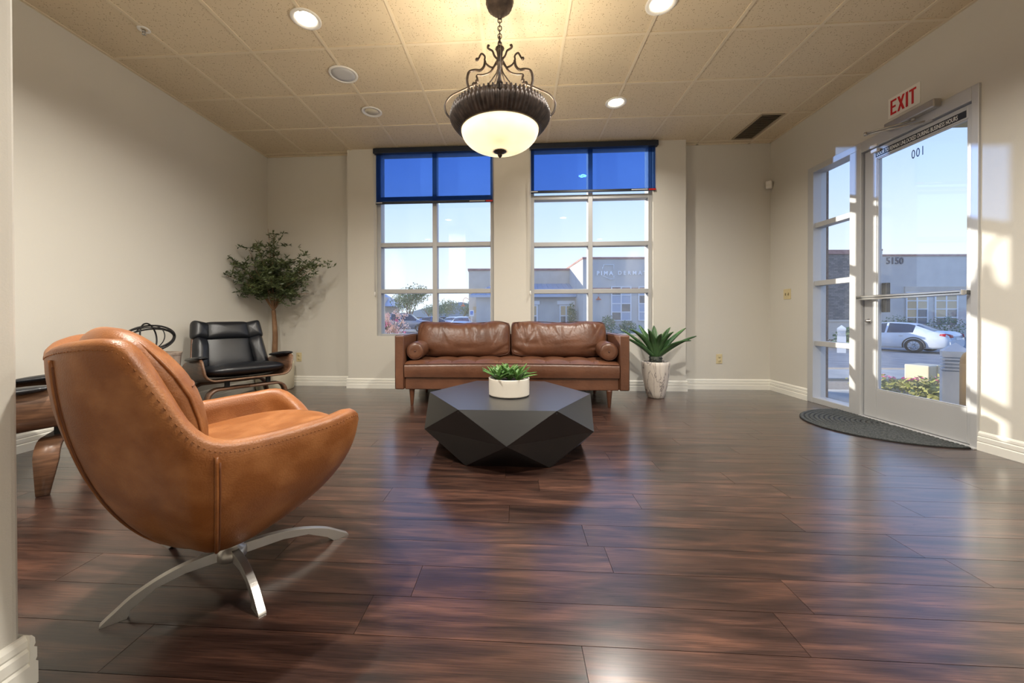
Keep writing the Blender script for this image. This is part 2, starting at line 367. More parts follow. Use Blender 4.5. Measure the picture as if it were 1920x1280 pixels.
# windows and door openings
W1 = (-1.758, -.290); W2 = (.158, 1.612); WZ0, WZ1 = .64, ZC
DY0, DY1, DZ = 2.730, 4.225, 2.425
YO = 4.99; XO = 3.20
wb = MB()
wb.box(XL-.2, XB0, YB, YO, -.1, ZC+.15); wb.box(XB1, XO, YB, YO, -.1, ZC+.15)
for a, b in ((XB0, W1[0]), (W1[1], W2[0]), (W2[1], XB1)): wb.box(a, b, YBUMP, YO, -.1, ZC+.15)
for a, b in (W1, W2): wb.box(a, b, YBUMP, YO, -.1, WZ0)
for a, b in (W1, W2): wb.box(a, b, YBUMP, YO, ZC, ZC+.15)
struct(wb.build('wall_back', m_wall))
wr = MB(); wr.box(XR, XO, YR-.2, DY0, -.1, ZC+.15); wr.box(XR, XO, DY1, YB, -.1, ZC+.15); wr.box(XR, XO, DY0, DY1, DZ, ZC+.15)
struct(wr.build('wall_right', m_wall))
wx = MB(); wx.box(XO, 3.245, YR-.2, DY0, -.1, 3.6); wx.box(XO, 3.245, DY1, YO, -.1, 3.6); wx.box(XO, 3.245, DY0, DY1, DZ, 3.6)
struct(wx.build('wall_exterior', mat('exterior_stucco', (.16, .10, .07), .95, col2=(.24, .17, .12), nscale=40, bump=.6, bscale=90)))
struct(B(XL-.2, XL, YR-.2, YB, -.1, ZC+.15).build('wall_left', m_wall))
struct(B(XL-.2, XO, YR-.2, YR, -.1, ZC+.15).build('wall_rear', m_wall))
PX, PY = -1.183, .842
pier = B(PX-.40, PX, -.60, PY, 0, ZC+.03).build('wall_pier', m_wall, bevel=.02, seg=4); struct(pier)

# baseboards: stepped profile swept along straight runs
BBP = [(0, 0), (.016, 0), (.016, .052), (.011, .058), (.014, .064), (.014, .088), (.008, .094), (.011, .10), (.010, .114), (.004, .124), (0, .126)]
def baseboard(name, runs):
    m = MB()
    for (ax, ay, bx, by, nx, ny) in runs:
        d = Vector((bx-ax, by-ay, 0)); L = d.length; d.normalize()
        M = Matrix(((nx, 0, d.x, ax), (ny, 0, d.y, ay), (0, 1, 0, 0), (0, 0, 0, 1)))
        m.prism(BBP, L, M)
    return struct(m.build(name, m_trim))
e = .016
baseboard('baseboard_back', [(XL, YB, XB0-.0, YB, 0, -1), (XB0-e, YBUMP, XB1+e, YBUMP, 0, -1), (XB1, YB, XR, YB, 0, -1), (XB0, YBUMP, XB0, YB, -1, 0), (XB1, YBUMP, XB1, YB, 1, 0)])
baseboard('baseboard_left', [(XL, YR, XL, YB, 1, 0)])
baseboard('baseboard_right', [(XR, DY1+.0, XR, YB, -1, 0), (XR, YR, XR, DY0-.0, -1, 0)])
baseboard('baseboard_pier', [(PX, -.6, PX, PY, 1, 0), (PX-.4, PY, PX+e, PY, 0, 1)])

# ------------------------------------------------------------------ windows
def window(n, x0, x1, rails, mull):
    w = struct(empty('window_%d' % n, ((x0+x1)/2, 4.76, WZ0))); cx = (x0+x1)/2; cy = 4.76
    f0, f1 = 4.725-cy, 4.835-cy
    def part(nm, a, b, z0, z1, y0=f0, y1=f1, m=m_alu, bv=.003): return B(a-cx, b-cx, y0, y1, z0-WZ0, z1-WZ0).build(nm, m, w, bevel=bv)
    part('frame_jamb', x0, x0+.045, WZ0, WZ1); part('frame_jamb', x1-.045, x1, WZ0, WZ1)
    part('frame_sill', x0+.045, x1-.045, WZ0, WZ0+.04); part('frame_head', x0+.045, x1-.045, WZ1-.05, WZ1)
    part('mullion', mull-.028, mull+.028, WZ0+.04, WZ1-.05)
    zs = [WZ0+.04]+[z for r in rails for z in (r-.026, r+.026)]+[WZ1-.05]
    for a, b in ((x0+.045, mull-.028), (mull+.028, x1-.045)):
        for r in rails: part('rail', a, b, r-.026, r+.026)
        for k in range(0, len(zs), 2):
            part('pane', a-.004, b+.004, zs[k]-.004, zs[k+1]+.004, .018, .024, m_glass, 0)
    sl = B(x0-cx, x1-cx, YBUMP+.002-cy, f0-.001, -.004, .012).build('window_stool', m_wall, w)
    return w
window(1, W1[0], W1[1], (1.213, 1.795, 2.368), -1.03)
window(2, W2[0], W2[1], (1.200, 1.775, 2.345), .882)

def shade_mat():
    m = bpy.data.materials.new('screen_fabric'); m.use_nodes = True; N = m.node_tree.nodes; L = m.node_tree.links; N.clear()
    o = N.new('ShaderNodeOutputMaterial'); mx = N.new('ShaderNodeMixShader'); t = N.new('ShaderNodeBsdfTransparent'); d = N.new('ShaderNodeBsdfDiffuse'); tr = N.new('ShaderNodeBsdfTranslucent'); ad = N.new('ShaderNodeMixShader')
    t.inputs[0].default_value = (.46, .63, .95, 1); d.inputs[0].default_value = (.010, .018, .045, 1); tr.inputs[0].default_value = (.10, .20, .42, 1)
    ad.inputs[0].default_value = .5; L.new(d.outputs[0], ad.inputs[1]); L.new(tr.outputs[0], ad.inputs[2])
    tc = N.new('ShaderNodeTexCoord'); outs = []
    for ax in (0, 2):
        wv = N.new('ShaderNodeTexWave'); wv.bands_direction = 'X' if ax == 0 else 'Z'; wv.inputs['Scale'].default_value = 60; wv.inputs['Distortion'].default_value = 1.0; wv.inputs['Detail Scale'].default_value = 2
        L.new(tc.outputs['Object'], wv.inputs[0]); outs.append(wv.outputs['Fac'])
    mu = N.new('ShaderNodeMath'); mu.operation = 'MULTIPLY'; L.new(outs[0], mu.inputs[0]); L.new(outs[1], mu.inputs[1])
    mr = N.new('ShaderNodeMapRange'); mr.inputs['To Min'].default_value = .30; mr.inputs['To Max'].default_value = .12; L.new(mu.outputs[0], mr.inputs['Value'])
    L.new(mr.outputs[0], mx.inputs[0]); L.new(t.outputs[0], mx.inputs[1]); L.new(ad.outputs[0], mx.inputs[2]); L.new(mx.outputs[0], o.inputs[0]); return m
m_screen = shade_mat()
def roller(x0, x1, zb, label, flag):
    c = (x0+x1)/2; s = thing('roller_shade', label, 'window shade', (c, 4.66, 0), group='roller shades on the tall windows')
    pf = [(-.035, -.035), (.028, -.035), (.028, .035), (-.020, .035), (-.035, .022)]
    M = frame((x0-c, -.0, 2.937), (0, 1, 0), (0, 0, 1))
    MB().prism(pf, x1-x0, M).build('cassette', m_shadecas, s, bevel=.004)
    fab = MB(); rows = []
    for j in range(2):
        rows.append([(x0-c+.02+(x1-x0-.04)*i/24, .018+.002*math.sin(i*1.3), 2.91 if j == 0 else zb) for i in range(25)])
    fab.grid(rows).build('screen_fabric', m_screen, s, solid=.0012)
    hb = B(x0-c+.015, x1-c-.015, .008, .028, zb-.03, zb).build('hem_bar', m_shadecas, s, bevel=.004)
    B(x1-c-.10, x1-c-.017, .006, .0085, zb-.024, zb-.006).build('red_tag', m_red, hb, label='small red tag at the end of the hem bar')
    B(x1-c-.30, x1-c-.11, .006, .0085, zb-.020, zb-.008).build('printed_strip', m_grey, hb)
    B(x0-c+.018, x0-c+.10, .006, .0085, zb-.020, zb-.008).build('printed_strip', m_grey, hb)
    ch = MB(); 
    ch.tube([(x0-c+.004, -.02, 2.92), (x0-c+.006, -.012, 2.0), (x0-c+.004, -.008, 1.20)], .0022, 5)
    ch.tube([(x0-c+.012, -.02, 2.92), (x0-c+.015, -.008, 2.0), (x0-c+.012, -.004, 1.20)], .0022, 5)
    ch.build('pull_chain', m_grey, s); MB().lathe([(0, 0), (.009, .005), (.007, .05), (0, .055)], 10, (x0-c+.008, -.006, 1.15)).build('chain_weight', m_white, s)
roller(-1.775, -.285, 2.32, 'navy screen roller shade on the left window, hem below its crossbar', 0)
roller(.145, 1.655, 2.415, 'navy screen roller shade on the right window, hem just above its crossbar', 1)

# ------------------------------------------------------------------ storefront door and sidelite
FX0, FX1 = 3.035, 3.165     # frame depth
sl = struct(empty('window_3', (3.10, 3.98, 0)))
def fr(nm, y0, y1, z0, z1, x0=FX0, x1=FX1, par=None, m=m_dooralu, bv=.003, off=(3.10, 3.98, 0)):
    return B(x0-off[0], x1-off[0], y0-off[1], y1-off[1], z0-off[2], z1-off[2]).build(nm, m, par, bevel=bv)
fr('frame_jamb', 4.150, DY1, 0, DZ, par=sl); fr('frame_mullion', 3.600, 3.715, 0, DZ-.06, par=sl)
fr('frame_head', 3.600, 4.150, DZ-.06, DZ, par=sl); fr('frame_sill', 3.715, 4.150, 0, .055, par=sl)
SZ = [.055, .61, 1.225, 1.82, DZ-.06]
for z in SZ[1:-1]: fr('rail', 3.715, 4.150, z-.025, z+.025, FX0+.02, FX1-.02, par=sl)
zz = [.055, .585, .635, 1.2, 1.25, 1.795, 1.845, DZ-.06]
for k in range(0, 8, 2): fr('pane', 3.712, 4.153, zz[k]-.003, zz[k+1]+.003, 3.110, 3.116, sl, m_glass, 0)
st = MB().lathe([(.0, 0), (.031, 0), (.031, .001), (0, .0012)], 28, M=frame((3.1085, 3.762, 1.035), (0, -1, 0), (0, 0, 1))).build('round_sticker', m_signw)
tag(st, 'white round sticker on the sidelite pane beside the door', 'sticker')
dr = struct(empty('door_1', (3.10, 3.19, 0))); DOFF = (3.10, 3.19, 0)
fr('frame_jamb', DY0, 2.772, 0, DZ, par=dr, off=DOFF); fr('frame_head', 2.772, 3.600, DZ-.095, DZ, par=dr, off=DOFF)
fr('threshold', DY0, 3.6, .0, .012, FX0-.02, FX1, par=dr, off=DOFF)
lf = empty('door_leaf', (0, 0, 0)); lf.parent = dr
LX0, LX1 = 3.060, 3.105
fr('stile', 3.478, 3.590, .016, 2.322, LX0, LX1, lf, off=DOFF); fr('stile', 2.777, 2.812, .016, 2.322, LX0, LX1, lf, off=DOFF)
fr('top_rail', 2.812, 3.478, 2.232, 2.322, LX0, LX1, lf, off=DOFF); fr('bottom_rail', 2.812, 3.478, .016, .258, LX0, LX1, lf, off=DOFF)
fr('pane', 2.808, 3.482, .254, 2.236, 3.080, 3.086, lf, m_glass, 0, off=DOFF)
for a in ((2.812, 3.478, .258, .268), (2.812, 3.478, 2.222, 2.232), (3.468, 3.478, .268, 2.222), (2.812, 2.822, .268, 2.222)):
    fr('glazing_bead', a[0], a[1], a[2], a[3], LX0+.004, 3.080, lf, off=DOFF)
pb = MB()
pb.box(2.995-3.10, 3.020-3.10, 2.785-3.19, 3.60-3.19, 1.028, 1.066)
pb.box(3.020-3.10, LX0-3.10, 3.52-3.19, 3.565-3.19, 1.032, 1.062); pb.box(3.020-3.10, LX0-3.10, 2.785-3.19, 2.806-3.19, 1.032, 1.062)
pb.build('push_bar', m_chrome, lf, bevel=.004)
B(2.992-3.10, 2.996-3.10, 2.80-3.19, 3.59-3.19, 1.044, 1.050).build('push_bar_groove', m_rubber, lf)
MB().lathe([(0, 0), (.016, 0), (.019, -.004), (.019, -.012), (.011, -.014), (.011, -.035), (0, -.036)], 20, M=frame((LX0-3.10, 3.536-3.19, .845), (0, -1, 0), (0, 0, 1)) @ Matrix.Scale(-1, 4, (0, 0, 1))).build('lock_cylinder', m_chrome, lf)
fr('pull_plate', 3.44, 3.50, .92, 1.17, 3.107, 3.140, lf, m_rubber, off=DOFF)
text('door_number', '100', .098, m_blueprint, lf, frame((3.0875-3.10, 3.118-3.19, 2.118), (0, 1, 0), (0, 0, 1)), .0006, xs=.62, spacing=1.15)
no = thing('door_notice', 'black notice strip with white lettering along the top rail of the door', 'sticker', (3.0595, 3.155, 2.243))
B(-.0012, 0, -.332, .332, 0, .048).build('strip', m_stick, no)
text('lettering', 'DOOR TO REMAIN UNLOCKED DURING BUSINESS HOURS', .044, m_stickw, no, frame((-.0014, .322, .0085), (0, -1, 0), (0, 0, 1)), .0004, xs=.52, bold=.0005)
cn = thing('door_contact', 'white alarm contact on the door head above the notice', 'sensor', (3.045, 3.47, 2.335))
B(-.022, .0, -.03, .03, -.012, .012).build('magnet_block', m_white, cn, bevel=.003); B(-.018, .012, -.028, .028, -.052, -.026).build('switch_block', m_white, cn, bevel=.003)
dc = thing('door_closer', 'silver overhead door closer with folding arm', 'door closer', (3.035, 3.14, 2.415))
MB().box(-.055, 0, -.19, .19, -.025, .035).build('closer_body', m_brush, dc, bevel=.008, seg=3)
MB().lathe([(.014, -.045), (.014, -.02)], 16, (-.03, -.02, 0)).build('spindle', m_brush, dc)
a1 = MB(); a1.tube([(-.03, -.02, -.04), (-.21, .17, -.045)], .008, 8); a1.build('arm', m_brush, dc)
a2 = MB(); a2.tube([(-.21, .17, -.055), (.02, -.09, -.075)], .007, 8); a2.build('arm', m_brush, dc)
MB().lathe([(.011, -.062), (.011, -.036)], 14, (-.21, .17, 0)).build('elbow_pin', m_brush, dc)
B(.0, .022, -.125, -.06, -.095, -.058).build('arm_bracket', m_brush, dc, bevel=.003)
ex = thing('exit_sign', 'white exit sign with red letters above the door', 'sign', (3.05, 3.237, 2.585))
B(-.004, -.0005, -.125, .125, -.081, .081).build('sign_plate', m_signw, ex)
EH, ES = .118, .0165
def letter(polys, y0):
    m = MB(); M_ = frame((-.0042, y0, -.059), (0, -1, 0), (0, 0, 1))
    for q, P in enumerate(polys): m.prism(P, .0008+.0001*q, M_)
    m.build('letter', m_red, ex)
def rc(a, b, c, d): return [(a, c), (b, c), (b, d), (a, d)]
letter([rc(0, ES, 0, EH), rc(ES, .050, 0, ES), rc(ES, .043, .052, .052+ES), rc(ES, .050, EH-ES, EH)], .106)
letter([[(0, 0), (.018, 0), (.060, EH), (.042, EH)], [(.042, 0), (.060, 0), (.018, EH), (0, EH)]], .050)
letter([rc(0, ES+.001, 0, EH)], -.018)
letter([rc(.018, .018+ES, 0, EH-ES), rc(0, .053, EH-ES, EH)], -.044)
# door mat: half oval braided rug
rug = thing('door_mat', 'dark grey half-oval braided mat on the floor at the glass door', 'mat', (3.015, 3.29, 0))
AX, AY = .60, .545
def half(a, b, n=48): return [(-a*math.sin(math.pi*i/n), -b*math.cos(math.pi*i/n)) for i in range(n+1)]
MB().prism(half(AX, AY), .007, Matrix.Translation((0, 0, .0005))).build('backing', m_rubber, rug)
NB = 17
for k in range(NB):
    s = 1-(k+.5)/NB*.97
    if s > .02:
        p = [(x, y, .0075) for x, y in half(AX*s, AY*s, 40)]
        br = MB(); br.tube(p, [.0145*(1+.10*math.sin(i*2.1+k)) for i in range(41)], 7)
        for q in range(len(br.v)): v = br.v[q]; br.v[q] = (min(v[0], 0), v[1], .0075+(v[2]-.0075)*.42)
        br.build('braid', m_mat, rug)

# ------------------------------------------------------------------ ceiling fixtures
def downlight(x, y, lit, label, grp='recessed ceiling lights', power=1.0):
    d = thing('recessed_light', label, 'ceiling light', (x, y, ZC-.004), group=grp)
    MB().lathe([(.072, .004), (.080, -.004), (.095, -.006), (.101, -.001), (.101, .004)], 36, caps=False).build('trim_ring', m_white, d)
    MB().lathe([(.073, -.002), (.066, .004), (.058, .006)], 36, caps=False).build('reflector', m_white, d)
    MB().lathe([(0, -.001), (.066, .0), (.068, .005), (0, .007)], 28).build('lens', m_lens if lit else m_cream, d)
    if lit:
        ld = bpy.data.lights.new('downlight_lamp', 'AREA'); ld.shape = 'DISK'; ld.size = .12; ld.energy = DOWNLIGHT_W*power; ld.color = (1, .95, .86); ld.spread = R(150)
        lo = bpy.data.objects.new('lamp', ld); COL.objects.link(lo); lo.parent = d; lo.location = (0, 0, -.012)
downlight(-1.478, 2.615, True, 'lit recessed ceiling light at the upper left, nearest the left wall')
downlight(.961, 2.640, True, 'lit recessed ceiling light cut by the top edge, right of the pendant')
downlight(.961, 3.825, True, 'lit recessed ceiling light right of the pendant, nearest the right window')
downlight(-1.478, 3.830, False, 'unlit recessed ceiling light left of the pendant near the window')
for x, y, lb in ((-1.478, 1.39, 'unseen recessed fill light added above the viewer, left'), (.961, 1.39, 'unseen recessed fill light added above the viewer, right'), (2.2, -.9, 'unseen recessed fill light added at the rear right of the room'), (-2.4, -.6, 'unseen recessed fill light added at the rear left of the room')):
    downlight(x, y, True, lb, power=3.0)  # out-of-view lights added to brighten the room, stronger than those in sight
sp = thing('ceiling_speaker', 'round grey ceiling speaker between two recessed lights', 'speaker', (-1.494, 3.228, ZC-.003))
MB().lathe([(.098, .003), (.104, -.006), (.116, -.006), (.120, .003)], 40, caps=False).build('trim_ring', m_white, sp)
MB().lathe([(0, -.004), (.06, -.004), (.098, -.003), (.098, .004)], 40).build('grille', m_grey, sp)
sk = thing('fire_sprinkler', 'small white fire sprinkler on the ceiling at upper left', 'sprinkler', (-2.705, 2.633, ZC-.003))
MB().lathe([(.018, .002), (.030, -.004), (.038, -.002), (.040, .003)], 28, caps=False).build('escutcheon', m_white, sk)
MB().lathe([(.011, 0), (.009, -.012), (.012, -.016), (.0, -.016)], 16).build('sprinkler_body', m_chrome, sk)
fr_ = MB(); fr_.tube([(-.010, 0, -.014), (-.012, 0, -.026), (0, 0, -.034), (.012, 0, -.026), (.010, 0, -.014)], .002, 6); fr_.build('yoke', m_chrome, sk)
MB().lathe([(.0, -.035), (.013, -.035), (.013, -.033), (0, -.033)], 16).build('deflector', m_chrome, sk)
vt = thing('air_vent', 'brown ceiling air vent near the back right corner', 'air vent', (2.636, 4.42, ZC-.004))
vf = MB(); vf.box(-.115, .115, -.285, -.27, -.006, .006); vf.box(-.115, .115, .27, .285, -.006, .006); vf.box(-.115, -.10, -.27, .27, -.006, .006); vf.box(.10, .115, -.27, .27, -.006, .006)
vf.build('frame', m_vent, vt); B(-.10, .10, -.27, .27, .001, .006).build('backing', m_dark, vt)
for k in range(22):
    yy = -.258+k*.0246
    MB().box(-.10, .10, -.008, .008, -.001, .001, Matrix.Translation((0, yy, -.001)) @ Matrix.Rotation(R(35), 4, 'X')).build('louver', m_vent, vt)

# ------------------------------------------------------------------ pendant chandelier
CHX, CHY = -.116, 2.56
ch = thing('pendant_chandelier', 'bronze scrollwork pendant chandelier with glowing glass bowl', 'chandelier', (CHX, CHY, 0))
MB().lathe([(0, 2.868), (.012, 2.870), (.016, 2.885), (.030, 2.893), (.034, 2.902), (.050, 2.908), (.056, 2.925), (.078, 2.935), (.085, 2.955), (.092, 2.968), (.092, 2.979)], 40, flute=.0012, fl_n=20).build('canopy', m_bronze, ch)
def link(c, rot, L=.034, w=.012, r=.0032):
    p = []
    for k in range(16):
        a = 2*math.pi*k/16; x = w*math.cos(a); z = math.sin(a)*w + (L/2-w)*(1 if math.sin(a) > 0 else -1)
        p.append((c[0]+x*math.cos(rot), c[1]+x*math.sin(rot), c[2]+z))
    return MB().tube(p, r, 6, closed=True)
nl = 7
for k in range(nl): link((0, 0, 2.858-k*.0262), (k % 2)*math.pi/2).build('chain_link', m_bronze, ch)
MB().lathe([(0, 2.690), (.010, 2.690), (.028, 2.676), (.030, 2.668), (.020, 2.655), (.016, 2.62), (.022, 2.595), (.028, 2.58), (.020, 2.565), (.010, 2.55), (.008, 2.23), (0, 2.23)], 24, flute=.0015, fl_n=12, flrange=(3, 7)).build('central_stem', m_bronze, ch)
def scroll(az, pts, r, nm='scroll_arm', taper=None):
    ca, sa = math.cos(az), math.sin(az)
    P = crom([(p[0]*ca, p[0]*sa, p[1]) for p in pts], 7)
    rr = r if taper is None else [r*(taper+(1-taper)*min(1, i/6, (len(P)-1-i)/6)) for i in range(len(P))]
    return MB().tube(P, rr, 8).build(nm, m_bronze, ch)
RING = .318
def ball(p, r, nm='scroll_finial'):
    MB().lathe([(r*math.sin(math.pi*i/8), -r*math.cos(math.pi*i/8)) for i in range(9)], 12, p).build(nm, m_bronze, ch)
for k in range(4):
    az = R(2+90*k); ca, sa = math.cos(az), math.sin(az)
    # crown leaf curl at the top
    scroll(az, [(.014, 2.60), (.036, 2.625), (.048, 2.655), (.066, 2.667), (.080, 2.678), (.078, 2.694), (.068, 2.690)], .0068)
    # upper C scroll with ball end
    scroll(az, [(.016, 2.585), (.045, 2.548), (.078, 2.560), (.100, 2.590), (.100, 2.622), (.122, 2.640), (.140, 2.612), (.150, 2.600)], .0062)
    ball((.152*ca, .152*sa, 2.603), .0115)
    # big loop dropping to the ring
    scroll(az, [(.098, 2.592), (.106, 2.555), (.130, 2.530), (.165, 2.532), (.205, 2.520), (.218, 2.470), (.208, 2.415), (.186, 2.365), (.176, 2.31), (.182, 2.245)], .0085)
    # diagonal brace to outer bow
    scroll(az, [(.022, 2.585), (.060, 2.520), (.105, 2.500), (.152, 2.496), (.150, 2.470), (.158, 2.440), (.195, 2.425), (.262, 2.395), (.330, 2.360), (.366, 2.305), (.358, 2.250), (.328, 2.212)], .0068)
    ball((.152*ca, .152*sa, 2.458), .013, 'leaf_boss'); ball((.172*ca, .172*sa, 2.437), .015, 'leaf_boss')
    # small inner curl at the ring
    scroll(az, [(.172, 2.432), (.148, 2.418), (.138, 2.388), (.138, 2.34), (.150, 2.29), (.155, 2.245)], .006)
    ball((.292*ca, .292*sa, 2.290), .013, 'rim_knob'); ball((.316*ca, .316*sa, 2.264), .016, 'rim_knob')
    # thin rods fanning from the stem to the ring at the in-between angles
    scroll(R(47+90*k), [(.012, 2.56), (.030, 2.50), (.075, 2.43), (.095, 2.39), (.10, 2.24)], .0042, 'stay_rod')
MB().lathe([(.302, 2.250), (.312, 2.250), (.322, 2.241), (.318, 2.231), (.327, 2.222), (.331, 2.208), (.326, 2.190), (.312, 2.169), (.296, 2.150), (.282, 2.135), (.268, 2.124), (.258, 2.120), (.254, 2.126), (.262, 2.15), (.298, 2.25)], 432, flute=.0042, fl_n=72, flrange=(1, 9), caps=False).build('fluted_band', m_bronze, ch)
rb = MB()
for k in range(72):
    a = 2*math.pi*k/72; rb.lathe([(0, .0075), (.006, .004), (.006, -.004), (0, -.0075)], 6, (.313*math.cos(a), .313*math.sin(a), 2.254))
rb.build('beaded_edge', m_bronze, ch, kind='stuff')
pr = [(.256*math.cos(t), -.138*math.sin(t)) for t in [math.pi/2*i/18 for i in range(19)]]
bw = MB().lathe([(max(r, .0), 2.124+z) for r, z in pr], 64, caps=False).build('glass_bowl', m_bowl, ch)
MB().lathe([(.048, 2.000), (.049, 1.992), (.038, 1.985), (.030, 1.980), (.018, 1.976), (.012, 1.970), (.014, 1.962), (.010, 1.955), (0, 1.944)], 28, flute=.0012, fl_n=14).build('finial', m_bronze, ch)
B(-.30, .30, -.008, .008, 2.236, 2.246).build('cross_strap', m_bronze, ch); B(-.008, .008, -.30, .30, 2.226, 2.236).build('cross_strap', m_bronze, ch)
for k in range(3):
    a = R(30+120*k); bx, by = .12*math.cos(a), .12*math.sin(a)
    MB().lathe([(0, -.045), (.014, -.04), (.024, -.015), (.024, .01), (.014, .035), (.012, .055), (0, .056)], 14, (bx, by, 2.165)).build('bulb', m_bulb, ch)
    ld = bpy.data.lights.new('bulb_lamp', 'POINT'); ld.energy = CHANDELIER_W; ld.color = (1, .86, .64); ld.shadow_soft_size = .03
    lo = bpy.data.objects.new('lamp', ld); COL.objects.link(lo); lo.parent = ch; lo.location = (bx, by, 2.205)

# ------------------------------------------------------------------ wall plates, sensor
def outlet(x, label):
    o = thing('wall_outlet', label, 'outlet', (x, YB, .372), group='electrical outlets on the back wall')
    B(-.036, .036, -.006, 0, -.058, .058).build('cover_plate', m_ivory, o, bevel=.003)
    for z in (-.024, .024):
        s_ = MB().lathe([(0, -.0075), (.0155, -.0075), (.0165, -.005)], 20, M=Matrix.Translation((0, 0, z)) @ Matrix.Rotation(R(90), 4, 'X') @ Matrix.Scale(-1, 4, (0, 0, 1))).build('socket', m_ivory, o)
        B(-.0075, -.0055, -.0085, -.0065, z-.002, z+.008).build('slot', m_slot, s_); B(.0055, .0075, -.0085, -.0065, z-.002, z+.008).build('slot', m_slot, s_)
outlet(-2.852, 'ivory outlet on the back wall beside the olive tree')
outlet(2.452, 'ivory outlet on the back wall right of the agave')
sw = thing('light_switch', 'ivory double light switch plate beside the sidelite', 'light switch', (XR, 4.545, 1.14))
B(-.006, 0, -.058, .058, -.058, .058).build('cover_plate', m_ivory, sw, bevel=.003)
for yy in (-.023, .023):
    B(-.008, -.005, yy-.006, yy+.006, -.013, .013).build('toggle_slot', m_slot, sw)
    MB().box(-.017, -.004, yy-.004, yy+.004, -.002, .008).build('toggle', m_ivory, sw, bevel=.001)
se = thing('motion_sensor', 'small white motion sensor high in the back right corner', 'sensor', (3.0, 4.79, 2.46))
MB().box(-.03, .03, -.025, .03, -.045, .045, Matrix.Rotation(R(-45), 4, 'Z')).build('sensor_body', m_white, se, bevel=.01, seg=3)
MB().box(-.018, .018, -.029, -.024, -.03, .004, Matrix.Rotation(R(-45), 4, 'Z')).build('sensor_lens', m_signw, se)

# ------------------------------------------------------------------ tan swivel lounge chair
oc = thing('lounge_chair', 'tan leather swivel lounge chair on a steel star base', 'armchair', (-1.02, 1.232, 0), R(53.9))
ZB = .142
RIM = [(0, .435), (16, .44), (32, .515), (43, .562), (58, .556), (80, .548), (96, .549), (106, .566), (114, .618), (122, .712), (130, .798), (137, .830), (155, .824), (180, .798)]
_rimc = crom([(a, z, 0) for a, z in RIM], 10)
def rim_z(th):
    a = abs(math.degrees(th))
    for p, q in zip(_rimc, _rimc[1:]):
        if a <= q.x: return p.y+(q.y-p.y)*(a-p.x)/max(1e-6, q.x-p.x)
    return RIM[-1][1]
def rim_r(th):
    c, s = math.cos(th), math.sin(th); a = .405 if c > 0 else .375; n = 4.0 if c > 0 else 2.3+1.7*max(0, 1+c*2.2)
    return 1/((abs(c)/a)**n+(abs(s)/.362)**n)**(1/n)
def mexp(th): return pl([(0, 1.75), (45, 1.85), (90, 2.25), (135, 2.0), (180, 1.8)], abs(math.degrees(th)))
def prof_r(th, z):
    h = min(1, max(0, (z-ZB)/(rim_z(th)-.012-ZB))); m = mexp(th); c = (1-h)**(m/2)
    return max(0, 1-c*c)**(1/m)
NT = 120
ths = [-math.pi+2*math.pi*k/NT for k in range(NT)]
rows = []
TH = .062
for j in range(1, 19):
    phi = math.pi/2*j/18; row = []
    for th in ths:
        m = mexp(th); g = math.sin(phi)**(2/m); h = 1-math.cos(phi)**(2/m); r = rim_r(th)*g
        row.append((r*math.cos(th), r*math.sin(th), ZB+(rim_z(th)-.012-ZB)*h))
    rows.append(row)
def rimrow(dr, dz):
    return [((rim_r(t)-dr)*math.cos(t), (rim_r(t)-dr)*math.sin(t), rim_z(t)+dz) for t in ths]
rows += [rimrow(.008, -.002), rimrow(.022, .004), rimrow(.042, .002), rimrow(.058, -.010)]
for k in range(1, 8):
    row = []
    for t in ths:
        zt = rim_z(t)-.012; z = zt+(.36-zt)*k/7
        r = max(rim_r(t)*prof_r(t, z)-TH, .05); row.append((r*math.cos(t), r*math.sin(t), z))
    rows.append(row)
rows.append([(.05*math.cos(t), .05*math.sin(t), .35) for t in ths])
sh = MB(); sh.grid([[(0.02*math.cos(t), .02*math.sin(t), ZB) for t in ths]]+rows, closed_u=True)
sh.build('shell', m_orange, oc)
def shell_pt(th, phi, off=.0):
    m = mexp(th); g = math.sin(phi)**(2/m); h = 1-math.cos(phi)**(2/m); r = rim_r(th)*g+off
    return (r*math.cos(th), r*math.sin(th), ZB+(rim_z(th)-.012-ZB)*h)
for deg, nm in ((-163, 'back_seam'), (163, 'back_seam'), (-104, 'side_seam'), (104, 'side_seam')):
    th = R(deg); P = [shell_pt(th, math.pi/2*(.16+.84*k/30), .0015) for k in range(30)]
    MB().tube(P, .0052, 8).build(nm, m_orange, oc)
    Q = [shell_pt(th+.02, math.pi/2*(.16+.82*k/30), .0004) for k in range(30)]
    MB().tube(Q, .0030, 6).build('seam_groove', m_orange_dk, oc)
stc = MB(); prev = None
NS = 420
for k in range(NS):
    if k % 2: continue
    t0 = -math.pi+2*math.pi*k/NS; t1 = t0+2*math.pi*.75/NS
    if abs(math.degrees(t0)) < 30: continue
    p = [((rim_r(t)-.0)*math.cos(t), (rim_r(t)-.0)*math.sin(t), rim_z(t)-.022) for t in (t0, t1)]
    stc.tube(p, .0014, 4)
stc.build('stitching', m_stitch, oc, kind='stuff')
# seat cushion
rows = []
for j in range(13):
    s = j/12; row = []
    for t in ths:
        zt = .455 if math.cos(t) < 0 else .455
        rr = max(rim_r(t)*prof_r(t, min(.44, rim_z(t)-.03))-TH+.012, .05)
        if abs(math.degrees(t)) < 40:
            w = 1-abs(math.degrees(t))/40; w = w*w*(3-2*w); rr += .050*w
        q = math.sin(s*math.pi/2)**.55
        cosx = rr*q*math.cos(t)
        z = .412+.062*(1-s**3.2)+.038*cosx/.4
        row.append((rr*q*math.cos(t), rr*q*math.sin(t), z))
    rows.append(row)
rows.append([(x*.98, y*.98, z-.05) for x, y, z in rows[-1]])
sc_ = MB(); sc_.grid(rows, closed_u=True); sc_.build('seat_cushion', m_orange, oc)
